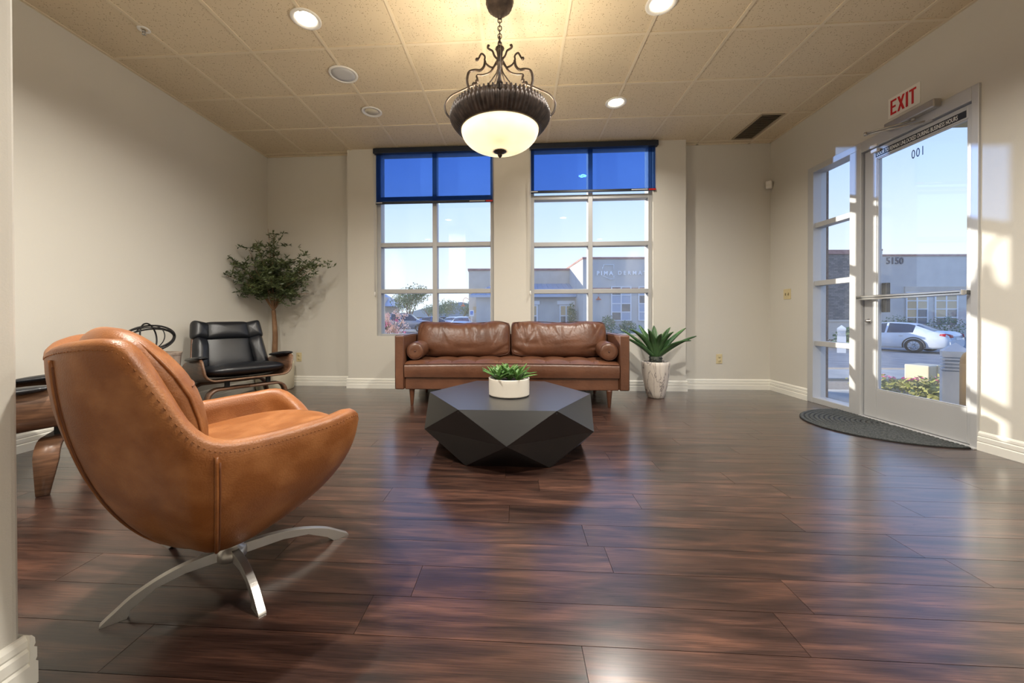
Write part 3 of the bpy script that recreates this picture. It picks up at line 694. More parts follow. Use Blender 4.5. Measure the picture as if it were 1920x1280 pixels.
# back cushion: pillow leaning on the shell back
def pillow(W_, H_, D_, nu=28, nv=24, p=4.5, puff=None, e2=2.2):
    # closed superellipsoid slab, x width, z height, y depth (front -y)
    rows = []
    for j in range(nv+1):
        v = -math.pi/2+math.pi*j/nv; row = []
        for i in range(nu*2):
            u = 2*math.pi*i/(nu*2)
            def se_(c, e): return math.copysign(abs(c)**e, c)
            ex_ = 2/p
            # profile in xz as superellipse of order p, depth of order e2
            x = se_(math.cos(v), 2/e2)*se_(math.cos(u), ex_); z = se_(math.cos(v), 2/e2)*se_(math.sin(u), ex_); y = se_(math.sin(v), 1.0)
            px, py, pz = x*W_/2, y*D_/2, z*H_/2
            if puff: px, py, pz = puff(px, py, pz)
            row.append((px, py, pz))
        rows.append(row)
    return rows
def back_puff(x, y, z):
    # bulge front, narrower lumbar, wrap around the curved back
    y2 = y + .55*x*x*-1
    return (x*(1-.10*(z/.22)), y2-.012*math.cos(z*16), z)
Mb = Matrix.Translation((-.185, 0, .645)) @ Matrix.Rotation(R(90), 4, 'Z') @ Matrix.Rotation(R(-21), 4, 'X')
bc = MB(); bc.grid([[Mb @ Vector(p) for p in r] for r in pillow(.52, .46, .185, 30, 26, 3.6, back_puff, 2.6)], closed_u=True)
bco = bc.build('back_cushion', m_orange, oc)
def cush_pt(x, z, y=None, d=.0):
    # front surface point of the back cushion
    fx = min(.999, (abs(x/.26)**3.6+abs(z/.23)**3.6)); yy = -.185/2*max(0, 1-fx**(2.6/3.6))**.5 if y is None else y
    px, py, pz = back_puff(x, yy-d, z); return Mb @ Vector((px, py, pz))
pp = [Mb @ Vector(back_puff(*[(se_x*.257), -.020, se_z*.214])) for se_x, se_z in [(math.copysign(abs(math.cos(a))**(2/3.6), math.cos(a)), math.copysign(abs(math.sin(a))**(2/3.6), math.sin(a))) for a in [2*math.pi*k/60 for k in range(60)]]]
MB().tube(pp, .0052, 8, closed=True).build('piping', m_orange, bco)
for zz_ in (-.155, .02):
    MB().tube([cush_pt(-.235+.47*i/24, zz_) for i in range(25)], .0022, 6).build('panel_seam', m_orange_dk, bco)
hr = MB(); Mh = Matrix.Translation((-.258, 0, .782)) @ Matrix.Rotation(R(90), 4, 'Z') @ Matrix.Rotation(R(-24), 4, 'X')
hr.grid([[Mh @ Vector(p) for p in r] for r in pillow(.38, .135, .105, 26, 18, 3.0, lambda x, y, z: (x, y-.45*x*x, z), 2.4)], closed_u=True)
hr.build('headrest', m_orange, oc)
# steel star base
base_w = (-.975, 1.245)
inv = Matrix.Rotation(-R(53.9), 4, 'Z')
def to_local(x, y): v = inv @ Vector((x+1.02, y-1.232, 0)); return v
hubl = to_local(*base_w)
MB().lathe([(.040, .070), (.044, .075), (.044, .105), (.028, .11), (.026, .150), (.06, .152), (.06, .165)], 28, (hubl.x, hubl.y, 0)).build('swivel_post', m_brush, oc)
for fx_, fy_ in ((-1.195, 1.022), (-.762, 1.092), (-.700, 1.522), (-1.385, 1.415)):
    p = to_local(fx_, fy_)-hubl; L_ = p.length; d = p.normalized()
    up = [(0.0, .108), (L_*.30, .105), (L_*.55, .090), (L_*.78, .060), (L_*.92, .028), (L_, .008), (L_+.004, .0)]
    lo = [(L_-.055, .0), (L_*.80, .022), (L_*.62, .060), (L_*.40, .074), (0, .074)]
    M_ = frame((hubl.x, hubl.y, 0), d, (0, 0, 1)) @ Matrix.Translation((0, 0, -.011))
    lg = MB(); lg.prism(crom([(*q, 0) for q in up], 5)+[Vector((*q, 0)) for q in lo], .022, M_)
    lg.build('leg', m_brush, oc, bevel=.003)

# ------------------------------------------------------------------ brown leather sofa
SX, SY = -.073, 3.76
so = thing('sofa', 'brown leather sofa with two back cushions below the windows', 'sofa', (SX, SY, 0), R(.6))
HW = 1.152; SD = .86
def rbox(name, x0, x1, y0, y1, z0, z1, m, par, bv=.018, seg=4): return B(x0, x1, y0, y1, z0, z1).build(name, m, par, bevel=bv, seg=seg)
for s, nm in ((-1, 'arm'), (1, 'arm')):
    a, b = (-HW, -HW+.095) if s < 0 else (HW-.095, HW)
    am = rbox('arm', a, b, 0, SD, .168, .705, m_sofa, so, .014)
    for xx in (a+.006, b-.006): MB().tube([(xx, .001, .175), (xx, .001, .698), (xx, .02, .7045), (xx, SD-.01, .7045)], .0026, 6).build('arm_seam', m_sofaseam, am)
rbox('seat_frame', -HW+.095, HW-.095, .025, SD-.10, .165, .292, m_sofa, so, .012)
rbox('back_frame', -HW+.095, HW-.095, SD-.14, SD, .165, .690, m_sofa, so, .02)
NC, NRW = 9, 3
def tuft(x, y):
    # seat top height with tufted panels
    u = (x+HW-.095)/(2*HW-.19)*NC; v = (y-.005)/(.70)*NRW
    fu = abs(math.sin(math.pi*u)); fv = abs(math.sin(math.pi*v))
    return .020*(fu**.5)*(fv**.45)
rows = []; X0, X1 = -HW+.098, HW-.098; nx_, ny_ = 108, 40
for j in range(ny_+1):
    y = .004+(.70-.004)*j/ny_; row = []
    for i in range(nx_+1):
        x = X0+(X1-X0)*i/nx_; edge = min(1, j/5) ; ed = math.sin(edge*math.pi/2)
        row.append((x, y, .418+.016*ed+tuft(x, y)*ed+.012*math.sin(math.pi*i/nx_)))
    rows.append(row)
sc2 = MB()
front = [[(r[0], .002-.010*math.sin(math.pi*k/5), .292+(.418+.012*math.sin(math.pi*i/nx_)-.292)*k/5) for i, r in enumerate(rows[0])] for k in range(6)]
sc2.grid(front+rows)
sc2.box(X0, X1, .004, .70, .290, .41)
scu = sc2.build('seat_cushion', m_sofa, so)
MB().tube([(X0+(X1-X0)*i/40, -.001, .419+.012*math.sin(math.pi*i/40)) for i in range(41)], .003, 6).build('front_seam', m_sofaseam, scu)
for k in range(1, NC):
    x = X0+(X1-X0)*k/NC; MB().tube([(x, y, .4325+.012*math.sin(math.pi*k/NC)+.001) for y in [.03+.64*q/12 for q in range(13)]], .0022, 5).build('tuft_seam', m_sofaseam, scu)
for k in range(1, NRW):
    y = .005+.70*k/NRW; MB().tube([(X0+(X1-X0)*i/40, y, .4335+.012*math.sin(math.pi*i/40)+.001) for i in range(41)], .0022, 5).build('tuft_seam', m_sofaseam, scu)
def wrinkle(seed):
    rnd = random.Random(seed)
    W_ = [(rnd.uniform(-.48, .48), rnd.uniform(-.02, .15), 1.57+rnd.uniform(-.6, .6), rnd.uniform(.010, .022), rnd.uniform(.05, .12), rnd.uniform(.5, 1.1)) for _ in range(13)]
    W_ += [(sx*.44+rnd.uniform(-.05, .05), -.11+rnd.uniform(-.05, .05), sx*rnd.uniform(.1, .5), rnd.uniform(.012, .022), rnd.uniform(.09, .18), rnd.uniform(.6, 1.0)) for sx in (-1, 1) for _ in range(3)]
    W_ += [(rnd.uniform(-.4, .4), rnd.uniform(-.15, -.05), rnd.uniform(-.3, .3), rnd.uniform(.02, .035), rnd.uniform(.12, .22), rnd.uniform(.4, .9)) for _ in range(4)]
    T_ = [(rnd.uniform(-.47, .47), .15, 1.57+rnd.uniform(-.35, .35), rnd.uniform(.008, .016), rnd.uniform(.03, .06), .8) for _ in range(10)]
    def f(x, y, z):
        if y > .02: d = 0
        else:
            d = 0
            for (cx, cz, an, wd, ln, am) in W_+T_:
                ca, sa = math.cos(an), math.sin(an); a = (x-cx)*ca+(z-cz)*sa; b = -(x-cx)*sa+(z-cz)*ca
                d += math.exp(-(b/wd)**2-(a/ln)**2)*.0085*am
        top = max(0, z/.19)
        sag = -.020*top*(math.cos(x*6.2))*1.0 - .010*top*math.sin(x*23+seed)
        return (x, y+d-.02*(1-(z/.2)**2), z+sag*(.6 if z > 0 else 0))
    return f
def slab(W_, H_, D_, nx, nz, fn):
    fr_, bk_ = [], []
    for j in range(nz+1):
        a, b = [], []; w = math.sin((-1+2*j/nz)*math.pi/2)
        for i in range(nx+1):
            u = math.sin((-1+2*i/nx)*math.pi/2); x, z = u*W_/2, w*H_/2
            x *= 1-.035*abs(w)**6; z *= 1-.09*abs(u)**10
            t = (max(0, 1-abs(u)**5.0))**.42*(max(0, 1-abs(w)**3.4))**.45*D_/2
            a.append(fn(x, -t, z)); b.append(fn(x, t, z))
        fr_.append(a); bk_.append(b)
    return fr_, bk_
for k, (cx, sd) in enumerate(((-.525, 3), (.525, 11))):
    Mc = Matrix.Translation((cx*1.0, .545, .634)) @ Matrix.Rotation(R(-13), 4, 'X')
    f_, k_ = slab(1.045, .40, .25, 110, 56, wrinkle(sd))
    b_ = MB(); b_.grid([[Mc @ Vector(p) for p in r] for r in f_]); b_.grid([[Mc @ Vector(p) for p in r][::-1] for r in k_])
    bb = b_.build('back_cushion', m_sofa, so)
    ww = wrinkle(sd)
    sp_ = [Mc @ Vector(ww(math.copysign(abs(math.cos(a))**(2/9), math.cos(a))*.512, -.055, math.copysign(abs(math.sin(a))**(2/9), math.sin(a))*.187)) for a in [2*math.pi*q/120 for q in range(120)]]
    MB().tube(sp_, .0040, 6, closed=True).build('piping', m_sofaseam, bb)
for sx, lab in ((-1, 'brown leather bolster pillow against the left sofa arm'), (1, 'brown leather bolster pillow against the right sofa arm')):
    bx = SX+(-.963 if sx < 0 else .963)
    bo = thing('bolster_pillow', lab, 'pillow', (bx, SY+.05, .545), R(-4*sx), group='bolster pillows on the sofa')
    Mr = Matrix.Rotation(R(-90), 4, 'X')
    rr = .087
    MB().lathe([(0, -.004), (.03, -.008), (.06, -.006), (.078, .0), (rr, .012), (rr+.002, .06), (rr+.003, .18), (rr+.002, .31), (rr, .350), (.078, .362), (.05, .368), (0, .368)], 40, M=Mr).build('bolster_cover', m_sofa, bo)
    for yy in (.006, .356): MB().tube([(.0835*math.cos(2*math.pi*q/36), yy, .0835*math.sin(2*math.pi*q/36)) for q in range(36)], .0035, 6, closed=True).build('piping', m_sofaseam, bo)
    MB().lathe([(0, -.008), (.008, -.010), (.010, -.006)], 14, M=Mr).build('button', m_sofaseam, bo)
for lx, ly in ((-HW+.155, .075), (HW-.185, .045), (-HW+.155, SD-.13), (HW-.185, SD-.13)):
    MB().lathe([(.013, 0), (.014, .003), (.028, .155), (.028, .168)], 20, (lx, ly, 0)).build('leg', m_sofaleg, so)

# ------------------------------------------------------------------ faceted coffee table
TX, TY, TZ = -.062, 2.700, .352
tb = thing('coffee_table', 'black faceted hexagonal wooden coffee table', 'coffee table', (TX, TY, 0))
def ring(r, z, off): return [(r*math.cos(R(60*k+off)), r*math.sin(R(60*k+off)), z) for k in range(6)]
A_, G_, Bs = ring(.566, TZ, 0), ring(.612, .178, 30), ring(.50, 0, 0)
A_ = [(x, y*1.035, z) for x, y, z in A_]
for k in range(6):
    # upper facets
    def facet(a, b, c):
        c0 = (Vector(a)+Vector(b)+Vector(c))/3; sh_ = .0009
        n = (Vector(b)-Vector(a)).cross(Vector(c)-Vector(a)).normalized()
        P = [Vector(q)+(c0-Vector(q)).normalized()*sh_ for q in (a, b, c)]
        m = MB(); m.add(P+[q-n*.02+(c0-q)*.06 for q in P], [(0, 1, 2), (5, 4, 3), (0, 3, 4, 1), (1, 4, 5, 2), (2, 5, 3, 0)])
        m.build('facet', m_table, tb)
    facet(A_[k], G_[k], A_[(k+1) % 6]); facet(G_[k], G_[(k+1) % 6], A_[(k+1) % 6])
    facet(Bs[k], Bs[(k+1) % 6], G_[k]); facet(G_[k], Bs[(k+1) % 6], G_[(k+1) % 6])
MB().prism([(p[0]*.998, p[1]*.998) for p in A_], .02, Matrix.Translation((0, 0, TZ-.02))).build('table_top', m_table, tb)
ls = MB(); ls.add([Vector(p)*.94+Vector((0, 0, .01)) for p in A_+G_+Bs], [tuple(range(6)), (17, 16, 15, 14, 13, 12)]+[f for k in range(6) for f in ((k, 6+k, (k+1) % 6), (6+k, 6+(k+1) % 6, (k+1) % 6), (12+k, 12+(k+1) % 6, 6+k), (6+k, 12+(k+1) % 6, 6+(k+1) % 6))])
ls.build('inner_body', m_table, tb)

# ------------------------------------------------------------------ plants
def leaf_mesh(L, w, e0, droop, fold=.25, n=9, base_w=.5, thick=.0, tipsharp=1.4, wave=0):
    # leaf in xz plane heading +x from origin, starting elevation e0, bending by droop
    m = MB(); rows = []; x = z = 0; e = e0
    for i in range(n+1):
        t = i/n; wd = w*(base_w+(1-base_w)*math.sin(min(1, t*1.8)*math.pi/2))*max(0, 1-t**2.2)**(1/tipsharp)+.0004
        up = Vector((-math.sin(e), 0, math.cos(e))); c = Vector((x, 0, z))
        rows.append([c+Vector((0, -wd, 0))+up*fold*wd, c+Vector((0, -wd*.5, 0))+up*fold*wd*.28-up*thick*.6, c-up*thick*(1-t), c+Vector((0, wd*.5, 0))+up*fold*wd*.28-up*thick*.6, c+Vector((0, wd, 0))+up*fold*wd])
        x += math.cos(e)*L/n; z += math.sin(e)*L/n; e += droop/n
    m.grid(rows); return m
ag = thing('agave_plant', 'green agave with pointed leaves in a marble-look pot', 'potted plant', (1.515, 4.325, 0))
MB().lathe([(0, 0), (.078, 0), (.086, .006), (.10, .05), (.122, .14), (.140, .25), (.148, .36), (.149, .392), (.144, .398), (.132, .396), (.128, .38), (.126, .36)], 56).build('pot', m_marble, ag)
MB().lathe([(0, .368), (.06, .372), (.127, .366), (.127, .35), (0, .35)], 32).build('soil', m_soil, ag)
MB().lathe([(0, .36), (.052, .36), (.062, .40), (.060, .43), (.052, .45), (0, .455)], 24, flute=.006, fl_n=9).build('stem_core', mat('stem_dark', (.03, .03, .03), .7, col2=(.07, .08, .06), nscale=40), ag)
for k in range(11):
    a = R(33*k+7); r = .058
    MB().lathe([(0, -.012), (.013, -.005), (.014, .006), (.006, .016), (0, .022)], 8, (r*math.cos(a), r*math.sin(a), .415+.012*((k*3) % 4)-.012)).build('leaf_scar', MATS['stem_dark'], ag)
AL = [(-172, .40, 34, -12), (-155, .43, 55, -25), (160, .42, 42, -10), (-8, .42, 30, -8), (12, .43, 42, -8), (-30, .36, 46, -30), (-95, .32, 68, -30), (-65, .34, 62, -22), (-125, .36, 60, -18), (40, .40, 52, -14), (75, .38, 60, -14), (110, .40, 55, -14), (140, .36, 66, -10), (90, .30, 78, -8), (-45, .30, 74, -12), (200, .30, 76, -8), (20, .32, 66, -10)]
for k, (az, L, e0, dr_) in enumerate(AL):
    m = leaf_mesh(L*1.08, .050 if L > .33 else .043, R(e0+8), R(dr_*1.6), .55, 12, .62, .012, 1.25)
    o = m.build('leaf', m_leaf, ag, solid=.004); o.location = (.028*math.cos(R(az)), .028*math.sin(R(az)), .44); o.rotation_euler = (0, 0, R(az))
pp_ = thing('succulent_planter', 'low white ribbed planter of green succulents on the coffee table', 'potted plant', (-.060, 2.630, TZ))
pp_.scale = (1.16, 1.16, 1.12)
prof = [(0, .002), (.112, .002), (.117, .006)]
for k in range(9): prof += [(.1195+.0006*k*.3, .010+k*.0102), (.1165+.0006*k*.3, .0151+k*.0102)]
prof += [(.121, .104), (.119, .108), (.113, .107), (.111, .085)]
MB().lathe(prof, 64).build('pot', m_ceramic, pp_)
MB().lathe([(0, 0), (.116, 0), (.116, .003), (0, .003)], 40).build('base_pad', m_rubber, pp_)
MB().lathe([(0, .09), (.111, .088), (.111, .08), (0, .08)], 32).build('soil', m_soil, pp_)
rnd = random.Random(5)
for rx, ry, s in ((-.062, -.038, 1.0), (.052, -.045, 1.0), (-.02, .05, 1.1), (.065, .035, .95), (-.085, .03, .9), (0.0, -.01, 1.1)):
    for k in range(11):
        az = R(k*137.5+rnd.uniform(-12, 12)); t = k/11
        e0 = R(22+58*t+rnd.uniform(-8, 8)); L = (.112-.022*t)*s*rnd.uniform(.9, 1.15)
        o = leaf_mesh(L, .0155*s, e0, R(-18), .35, 6, .7, .002, 1.3).build('leaf', m_leaf2, pp_, solid=.002)
        o.location = (rx, ry, .098); o.rotation_euler = (0, 0, az)
# olive tree
ol = thing('olive_tree', 'faux olive tree with thin trunk in the back left corner', 'potted plant', (-3.02, 4.60, 0))
MB().lathe([(0, 0), (.20, 0), (.208, .01), (.214, .30), (.210, .34), (.196, .34), (.192, .30)], 48).build('pot', m_cream, ol)
MB().lathe([(0, .305), (.194, .30), (.194, .28), (0, .28)], 28).build('soil', m_soil, ol)
tr_ = MB()
tp = crom([(-.01, 0, .28), (-.005, 0, .48), (.008, -.01, .66), (-.008, .0, .84), (-.012, -.01, .98)], 6)
tr_.tube(tp, [.036-.012*i/(len(tp)-1) for i in range(len(tp))], 10)
tr_.build('trunk', m_bark, ol)
fol = MB(); rnd = random.Random(21)
tips = [(-.58, -.52, 1.36), (-.30, -.30, 1.22), (-.22, -.40, 1.52), (-.25, -.18, 1.70), (-.05, -.05, 1.98), (.06, -.10, 1.90), (.12, -.22, 1.55), (.34, -.10, 1.62), (.62, -.18, 1.60), (.70, -.22, 1.52), (.42, -.26, 1.32), (.55, -.20, 1.17), (.05, -.45, 1.45), (-.12, -.42, 1.28), (.22, -.40, 1.34), (.02, .12, 1.60), (-.02, -.30, 1.75), (-.15, .05, 1.45), (.30, .08, 1.45)]
def fit(p):  # keep the crown inside the room corner
    x = max(p[0], -.215); y = min(p[1], .20); return Vector((x, y, p[2]))
br_o = []
for tpp in tips:
    st_ = Vector((-.012, -.01, .97)); tpv = Vector((max(tpp[0], -.205) if tpp[1] > -.35 else max(tpp[0], -.215), min(tpp[1], .17), tpp[2]))
    mid = st_.lerp(tpv, .45)+Vector((0, 0, .10))
    P = crom([st_, st_.lerp(mid, .5)+Vector((0, 0, .03)), mid, tpv], 5)
    MB().tube(P, [.0075*(1-.75*i/(len(P)-1)) for i in range(len(P))], 6).build('branch', m_bark, ol)
    for sub in range(17):
        t = rnd.uniform(.42, 1.0)**.8; b0 = P[int(t*(len(P)-1))]
        d = Vector((rnd.gauss(0, 1), rnd.gauss(0, 1), rnd.gauss(.35, .8))).normalized()*rnd.uniform(.10, .22)
        e1 = fit(b0+d); fol.tube([b0, e1], .002, 3, caps=False)
        for q in range(20):
            u = rnd.uniform(.15, 1.05); c = fit(b0.lerp(e1, u)); az = rnd.uniform(0, 2*math.pi); el = rnd.uniform(-.5, 1.0); L = rnd.uniform(.038, .066); w = L*.14
            dv = Vector((math.cos(az)*math.cos(el), math.sin(az)*math.cos(el), math.sin(el))); sv = dv.orthogonal().normalized(); sv = Matrix.Rotation(rnd.uniform(0, 3.1), 3, dv) @ sv
            a0, a1, a2, a3 = c, fit(c+dv*L*.5+sv*w), fit(c+dv*L), fit(c+dv*L*.5-sv*w); fol.add([a0, a1, a2, a3], [(0, 1, 2, 3)])
fol.build('foliage', m_olive, ol, kind='stuff')

# ------------------------------------------------------------------ black plywood lounge chairs
def black_chair(label, loc, rz):
    c = thing('plywood_lounge_chair', label, 'armchair', loc, rz, group='black leather plywood lounge chairs')
    # chair-local: forward -y, right +x
    tilt = R(6)
    Mt = Matrix.Translation((0, -.02, .30)) @ Matrix.Rotation(-tilt, 4, 'X')
    def usec(hw, up, rad, flare, n=7):
        P = [(-hw-flare, up)]
        for k in range(n+1):
            a = math.pi+math.pi/2*k/n; P.append((-hw+rad+rad*math.cos(a), rad+rad*math.sin(a)))
        return P+[(-x, z) for x, z in P[::-1]]
    ys_ = [-.335, -.29, -.15, .05, .20, .30]; ups = [.175, .20, .205, .20, .18, .15]
    rows = [[Mt @ Vector((x, yy, z)) for x, z in usec(.355-.02*max(0, yy), u_, .085, .015)] for yy, u_ in zip(ys_, ups)]
    s_ = MB(); s_.grid(rows); sh_ = s_.build('seat_shell', m_walnut, c, solid=.016)
    fe = MB(); fe.tube([Mt @ Vector((x, -.337, z)) for x, z in usec(.355, .175, .085, .015)], .0085, 8); fe.build('shell_edge', m_ply, sh_)
    # back shell
    Mbk = Matrix.Translation((0, .215, .335)) @ Matrix.Rotation(R(-20), 4, 'X')
    def bsec(z):
        hw = .345-.06*z/.50; return [(x*hw, -.095*abs(x)**3.5, z) for x in [-1+2*i/20 for i in range(21)]]
    rows = [[Mbk @ Vector(p) for p in bsec(z)] for z in [0, .1, .2, .3, .4, .47, .50]]
    b_ = MB(); b_.grid(rows); b_.build('back_shell', m_walnut, c, solid=.016)
    # cushions
    sp_ = pillow(.66, .64, .135, 30, 22, 5.0, None, 2.6)
    Ms = Mt @ Matrix.Translation((0, -.035, .085)) @ Matrix.Rotation(R(90), 4, 'X')
    q = MB(); q.grid([[Ms @ Vector(p) for p in r] for r in sp_], closed_u=True); q.build('seat_cushion', m_black, c)
    q = MB(); Mp = Mbk @ Matrix.Translation((0, -.055, .205)); q.grid([[Mp @ Vector(p) for p in r] for r in pillow(.44, .42, .11, 26, 20, 5, None, 2.6)], closed_u=True); q.build('back_cushion', m_black, c)
    q = MB(); Mp = Mbk @ Matrix.Translation((0, -.082, .415)); q.grid([[Mp @ Vector(p) for p in r] for r in pillow(.40, .19, .145, 26, 18, 7, None, 2.6)], closed_u=True); q.build('headrest', m_black, c)
    for s in (-1, 1):
        q = MB(); Mp = Mbk @ Matrix.Translation((s*.256, -.098, .165)) @ Matrix.Rotation(R(s*-6), 4, 'Y') @ Matrix.Rotation(R(-s*28), 4, 'Z')
        q.grid([[Mp @ Vector(p) for p in r] for r in pillow(.125, .37, .125, 20, 16, 6, None, 3)], closed_u=True); q.build('side_bolster', m_black, c)
        q = MB(); Mp = Mbk @ Matrix.Translation((s*.236, -.090, .418)) @ Matrix.Rotation(R(s*-6), 4, 'Y') @ Matrix.Rotation(R(-s*24), 4, 'Z')
        q.grid([[Mp @ Vector(p) for p in r] for r in pillow(.150, .188, .135, 20, 14, 7, None, 3)], closed_u=True); q.build('wing_bolster', m_black, c)
        q = MB(); Mp = Mt @ Matrix.Translation((s*.355, -.105, .208)); q.grid([[Mp @ Vector(p) for p in r] for r in [[(x, z, y) for x, y, z in rr] for rr in pillow(.11, .42, .040, 20, 12, 4, None, 2.4)]], closed_u=True); q.build('arm_pad', m_black, c)
    # bentwood runners front and rear
    for yy, nm in ((-.27, 'front_runner'), (.20, 'rear_runner')):
        hw = .335; zt = .252
        for s in (-1, 1):
            P = [(0, zt)]+[(hw-.10, zt)]+[(hw-.10+.085*math.sin(a), zt-.085+.085*math.cos(a)) for a in [math.pi/2*k/6 for k in range(1, 7)]]+[(hw+.03, 0)]
            rows = []
            for i, (x, z) in enumerate(P):
                wd = .045 if i < len(P)-1 else .022
                rows.append([(s*x, yy+(-wd), z), (s*x, yy+wd, z)])
            r_ = MB(); r_.grid(rows); r_.build('runner_leg', m_walnut, c, solid=.022)
        for s in (-1, 1):
            B(s*.17-.018, s*.17+.018, yy-.012, yy+.012, zt, .302+ (.02 if yy < 0 else -.02)).build('spacer', m_rubber, c)
    return c
bcA = black_chair('black leather plywood lounge chair between the side table and the olive tree', (-2.735, 3.585, 0), R(55))
bcB = copy_tree(bcA); bcB.location = (-2.80, 1.90, 0); bcB.rotation_euler = (0, 0, R(126)); bcB['label'] = 'black leather plywood lounge chair half hidden behind the tan chair at left'

# side table and orb
stp = thing('stump_table', 'grey wood drum side table partly hidden behind the tan chair', 'side table', (-2.96, 2.93, 0))
def hexy(r0, r1, z0, z1):
    m = MB(); n = 8
    rows = [[(r*math.cos(2*math.pi*k/n+.3), r*math.sin(2*math.pi*k/n+.3), z) for k in range(n)] for r, z in ((r0, z0), (r1, z1))]
    m.grid(rows, closed_u=True, smooth=False); m.add(rows[0][::-1], [tuple(range(n))]); m.add(rows[1], [tuple(range(n))]); return m
hexy(.14, .20, 0, .585).build('drum', m_stump, stp, bevel=.006)
hexy(.202, .204, .583, .600).build('top_slab', m_stump, stp, bevel=.003)
orb = thing('orb_sculpture', 'black iron ring orb sculpture on the side table', 'sculpture', (-2.99, 2.93, .602))
def ringm(r, tilt, spin, zc, tube_r, par, sy=1.0, cx=0):
    M = Matrix.Translation((cx, 0, zc)) @ Matrix.Rotation(spin, 4, 'Z') @ Matrix.Rotation(tilt, 4, 'X')
    return MB().tube([M @ Vector((r*math.cos(a), r*sy*math.sin(a), 0)) for a in [2*math.pi*k/48 for k in range(48)]], tube_r, 7, closed=True).build('ring', m_iron, par)
ringm(.165, R(38), R(35), .118, .0075, orb); ringm(.158, R(30), R(30), .112, .0075, orb); ringm(.162, R(-34), R(50), .118, .005, orb)
ringm(.112, R(82), R(110), .128, .006, orb); ringm(.108, R(70), R(20), .122, .004, orb)

# ------------------------------------------------------------------ outside: ground
def smooth(t): t = max(0, min(1, t)); return t*t*(3-2*t)
def gz(x, y):
    return -.06 - max(.46*smooth((y-7)/12) if x < 12 else .46*smooth((y-7)/12), .86*smooth((x-7.5)/8))
_o3 = Vector((0, 0, CAM_H))
def ext(px, d, z=None, py=None):
    # a point at camera depth d on pixel column px; height z, or from pixel row py, or on the ground
    xc = (px-CX)/F_PX*d; p = _r*xc + _f*d
    if py is not None: z = CAM_H + (594.6-py)/F_PX*d
    if z is None: z = gz(p.x, p.y)
    return Vector((p.x, p.y, z))
m_asphalt = mat('asphalt', (.22, .22, .23), .85, col2=(.30, .295, .29), nscale=2.5, bump=.3, bscale=60)
m_conc = mat('concrete', (.52, .49, .43), .8, col2=(.42, .40, .36), nscale=3)
m_gravel = mat('gravel', (.36, .27, .18), .9, col2=(.50, .42, .32), nscale=40, bump=.6, bscale=80)
m_stucco = mat('stucco_tan', (.62, .54, .44), .9, col2=(.68, .60, .50), nscale=1.2, bump=.2, bscale=30)
m_stucco2 = mat('stucco_grey', (.54, .52, .49), .9, col2=(.60, .58, .54), nscale=1.0, bump=.2, bscale=30)
m_cap = mat('brick_cap', (.34, .17, .14), .85, col2=(.46, .27, .23), nscale=3)
m_roofm = mat('standing_seam_roof', (.42, .47, .58), .35, metal=.3)
m_white2 = mat('white_paint', (.80, .80, .80), .45)
m_winglass = mat('far_window_glass', (.045, .07, .11), .08, spec=.9)
m_blind = mat('tan_blind', (.62, .46, .26), .7)
m_blindgrey = mat('pale_blind', (.42, .48, .58), .5)
m_terra = mat('terracotta_paint', (.62, .18, .07), .6)
m_redroof = mat('red_roof', (.40, .06, .07), .6)
def patch(name, x0, x1, y0, y1, m, dz=0, n=24):
    g = MB(); g.grid([[(x0+(x1-x0)*i/n, y0+(y1-y0)*j/n, gz(x0+(x1-x0)*i/n, y0+(y1-y0)*j/n)+dz) for i in range(n+1)] for j in range(n+1)])
    return struct(g.build(name, m, solid=.04 if dz else 0))
patch('ground', -70, 130, 5.0, 160, m_asphalt, -.02, 120); patch('ground_side', 3.36, 130, -60, 5.0, m_asphalt, -.02, 80)
patch('planting_strip', 3.37, 8.2, 1.2, 7.2, m_gravel, .015); patch('walkway', 3.37, 4.35, 1.0, 4.9, m_conc, .04); patch('sidewalk', 3.6, 8.6, 5.75, 6.75, m_conc, .045)
patch('verge', -9, 2.5, 5.2, 12, m_gravel, .015)

# ------------------------------------------------------------------ outside: buildings
EZ = YAW
def bld(name, label, px, d):
    p = ext(px, d, 0); return thing(name, label, 'building', (p.x, p.y, 0), EZ), px, d
def wall_part(nm, root, px0, d0, a, b, da, db, z0, z1, m, bv=0):
    # a, b pixel columns at front depth da; box from depth da to db
    x = lambda p: (p-CX)/F_PX*da-(px0-CX)/F_PX*d0
    return B(x(a), x(b), da-d0, db-d0, z0, z1).build(nm, m, root, bevel=bv)
def zpx(py, d): return CAM_H+(594.6-py)/F_PX*d
def facade_window(root, px0, d0, a, b, pyt, pyb, d, cols, rws, mats_, fw=.05):
    x = lambda p: (p-CX)/F_PX*d-(px0-CX)/F_PX*d0
    x0, x1, z1, z0 = x(a), x(b), zpx(pyt, d), zpx(pyb, d); y = d-d0
    w = empty('window', ((x0+x1)/2, y, z0)); w.parent = root; cx = (x0+x1)/2
    for k in range(cols+1):
        xx = x0+(x1-x0)*k/cols-cx; B(xx-fw, xx+fw, -.06, .02, 0, z1-z0).build('mullion', m_white2, w)
    for k in range(rws+1):
        zz = (z1-z0)*k/rws; B(x0-cx-fw, x1-cx+fw, -.058, .022, zz-fw*.8, zz+fw*.8).build('crossbar', m_white2, w)
    i = 0
    for c in range(cols):
        for r_ in range(rws):
            B(x0-cx+(x1-x0)*c/cols, x0-cx+(x1-x0)*(c+1)/cols, -.02, .0, (z1-z0)*r_/rws, (z1-z0)*(r_+1)/rws).build('pane', mats_[(r_*cols+c) % len(mats_)], w); i += 1
d1 = 34.0
root, P0, D0 = bld('clinic_building', 'tan clinic building with white lettering across the parking lot', 1150, d1)
wall_part('tower_wall', root, P0, D0, 1093, 1430, d1, 44, -1.2, zpx(486, d1), m_stucco2)
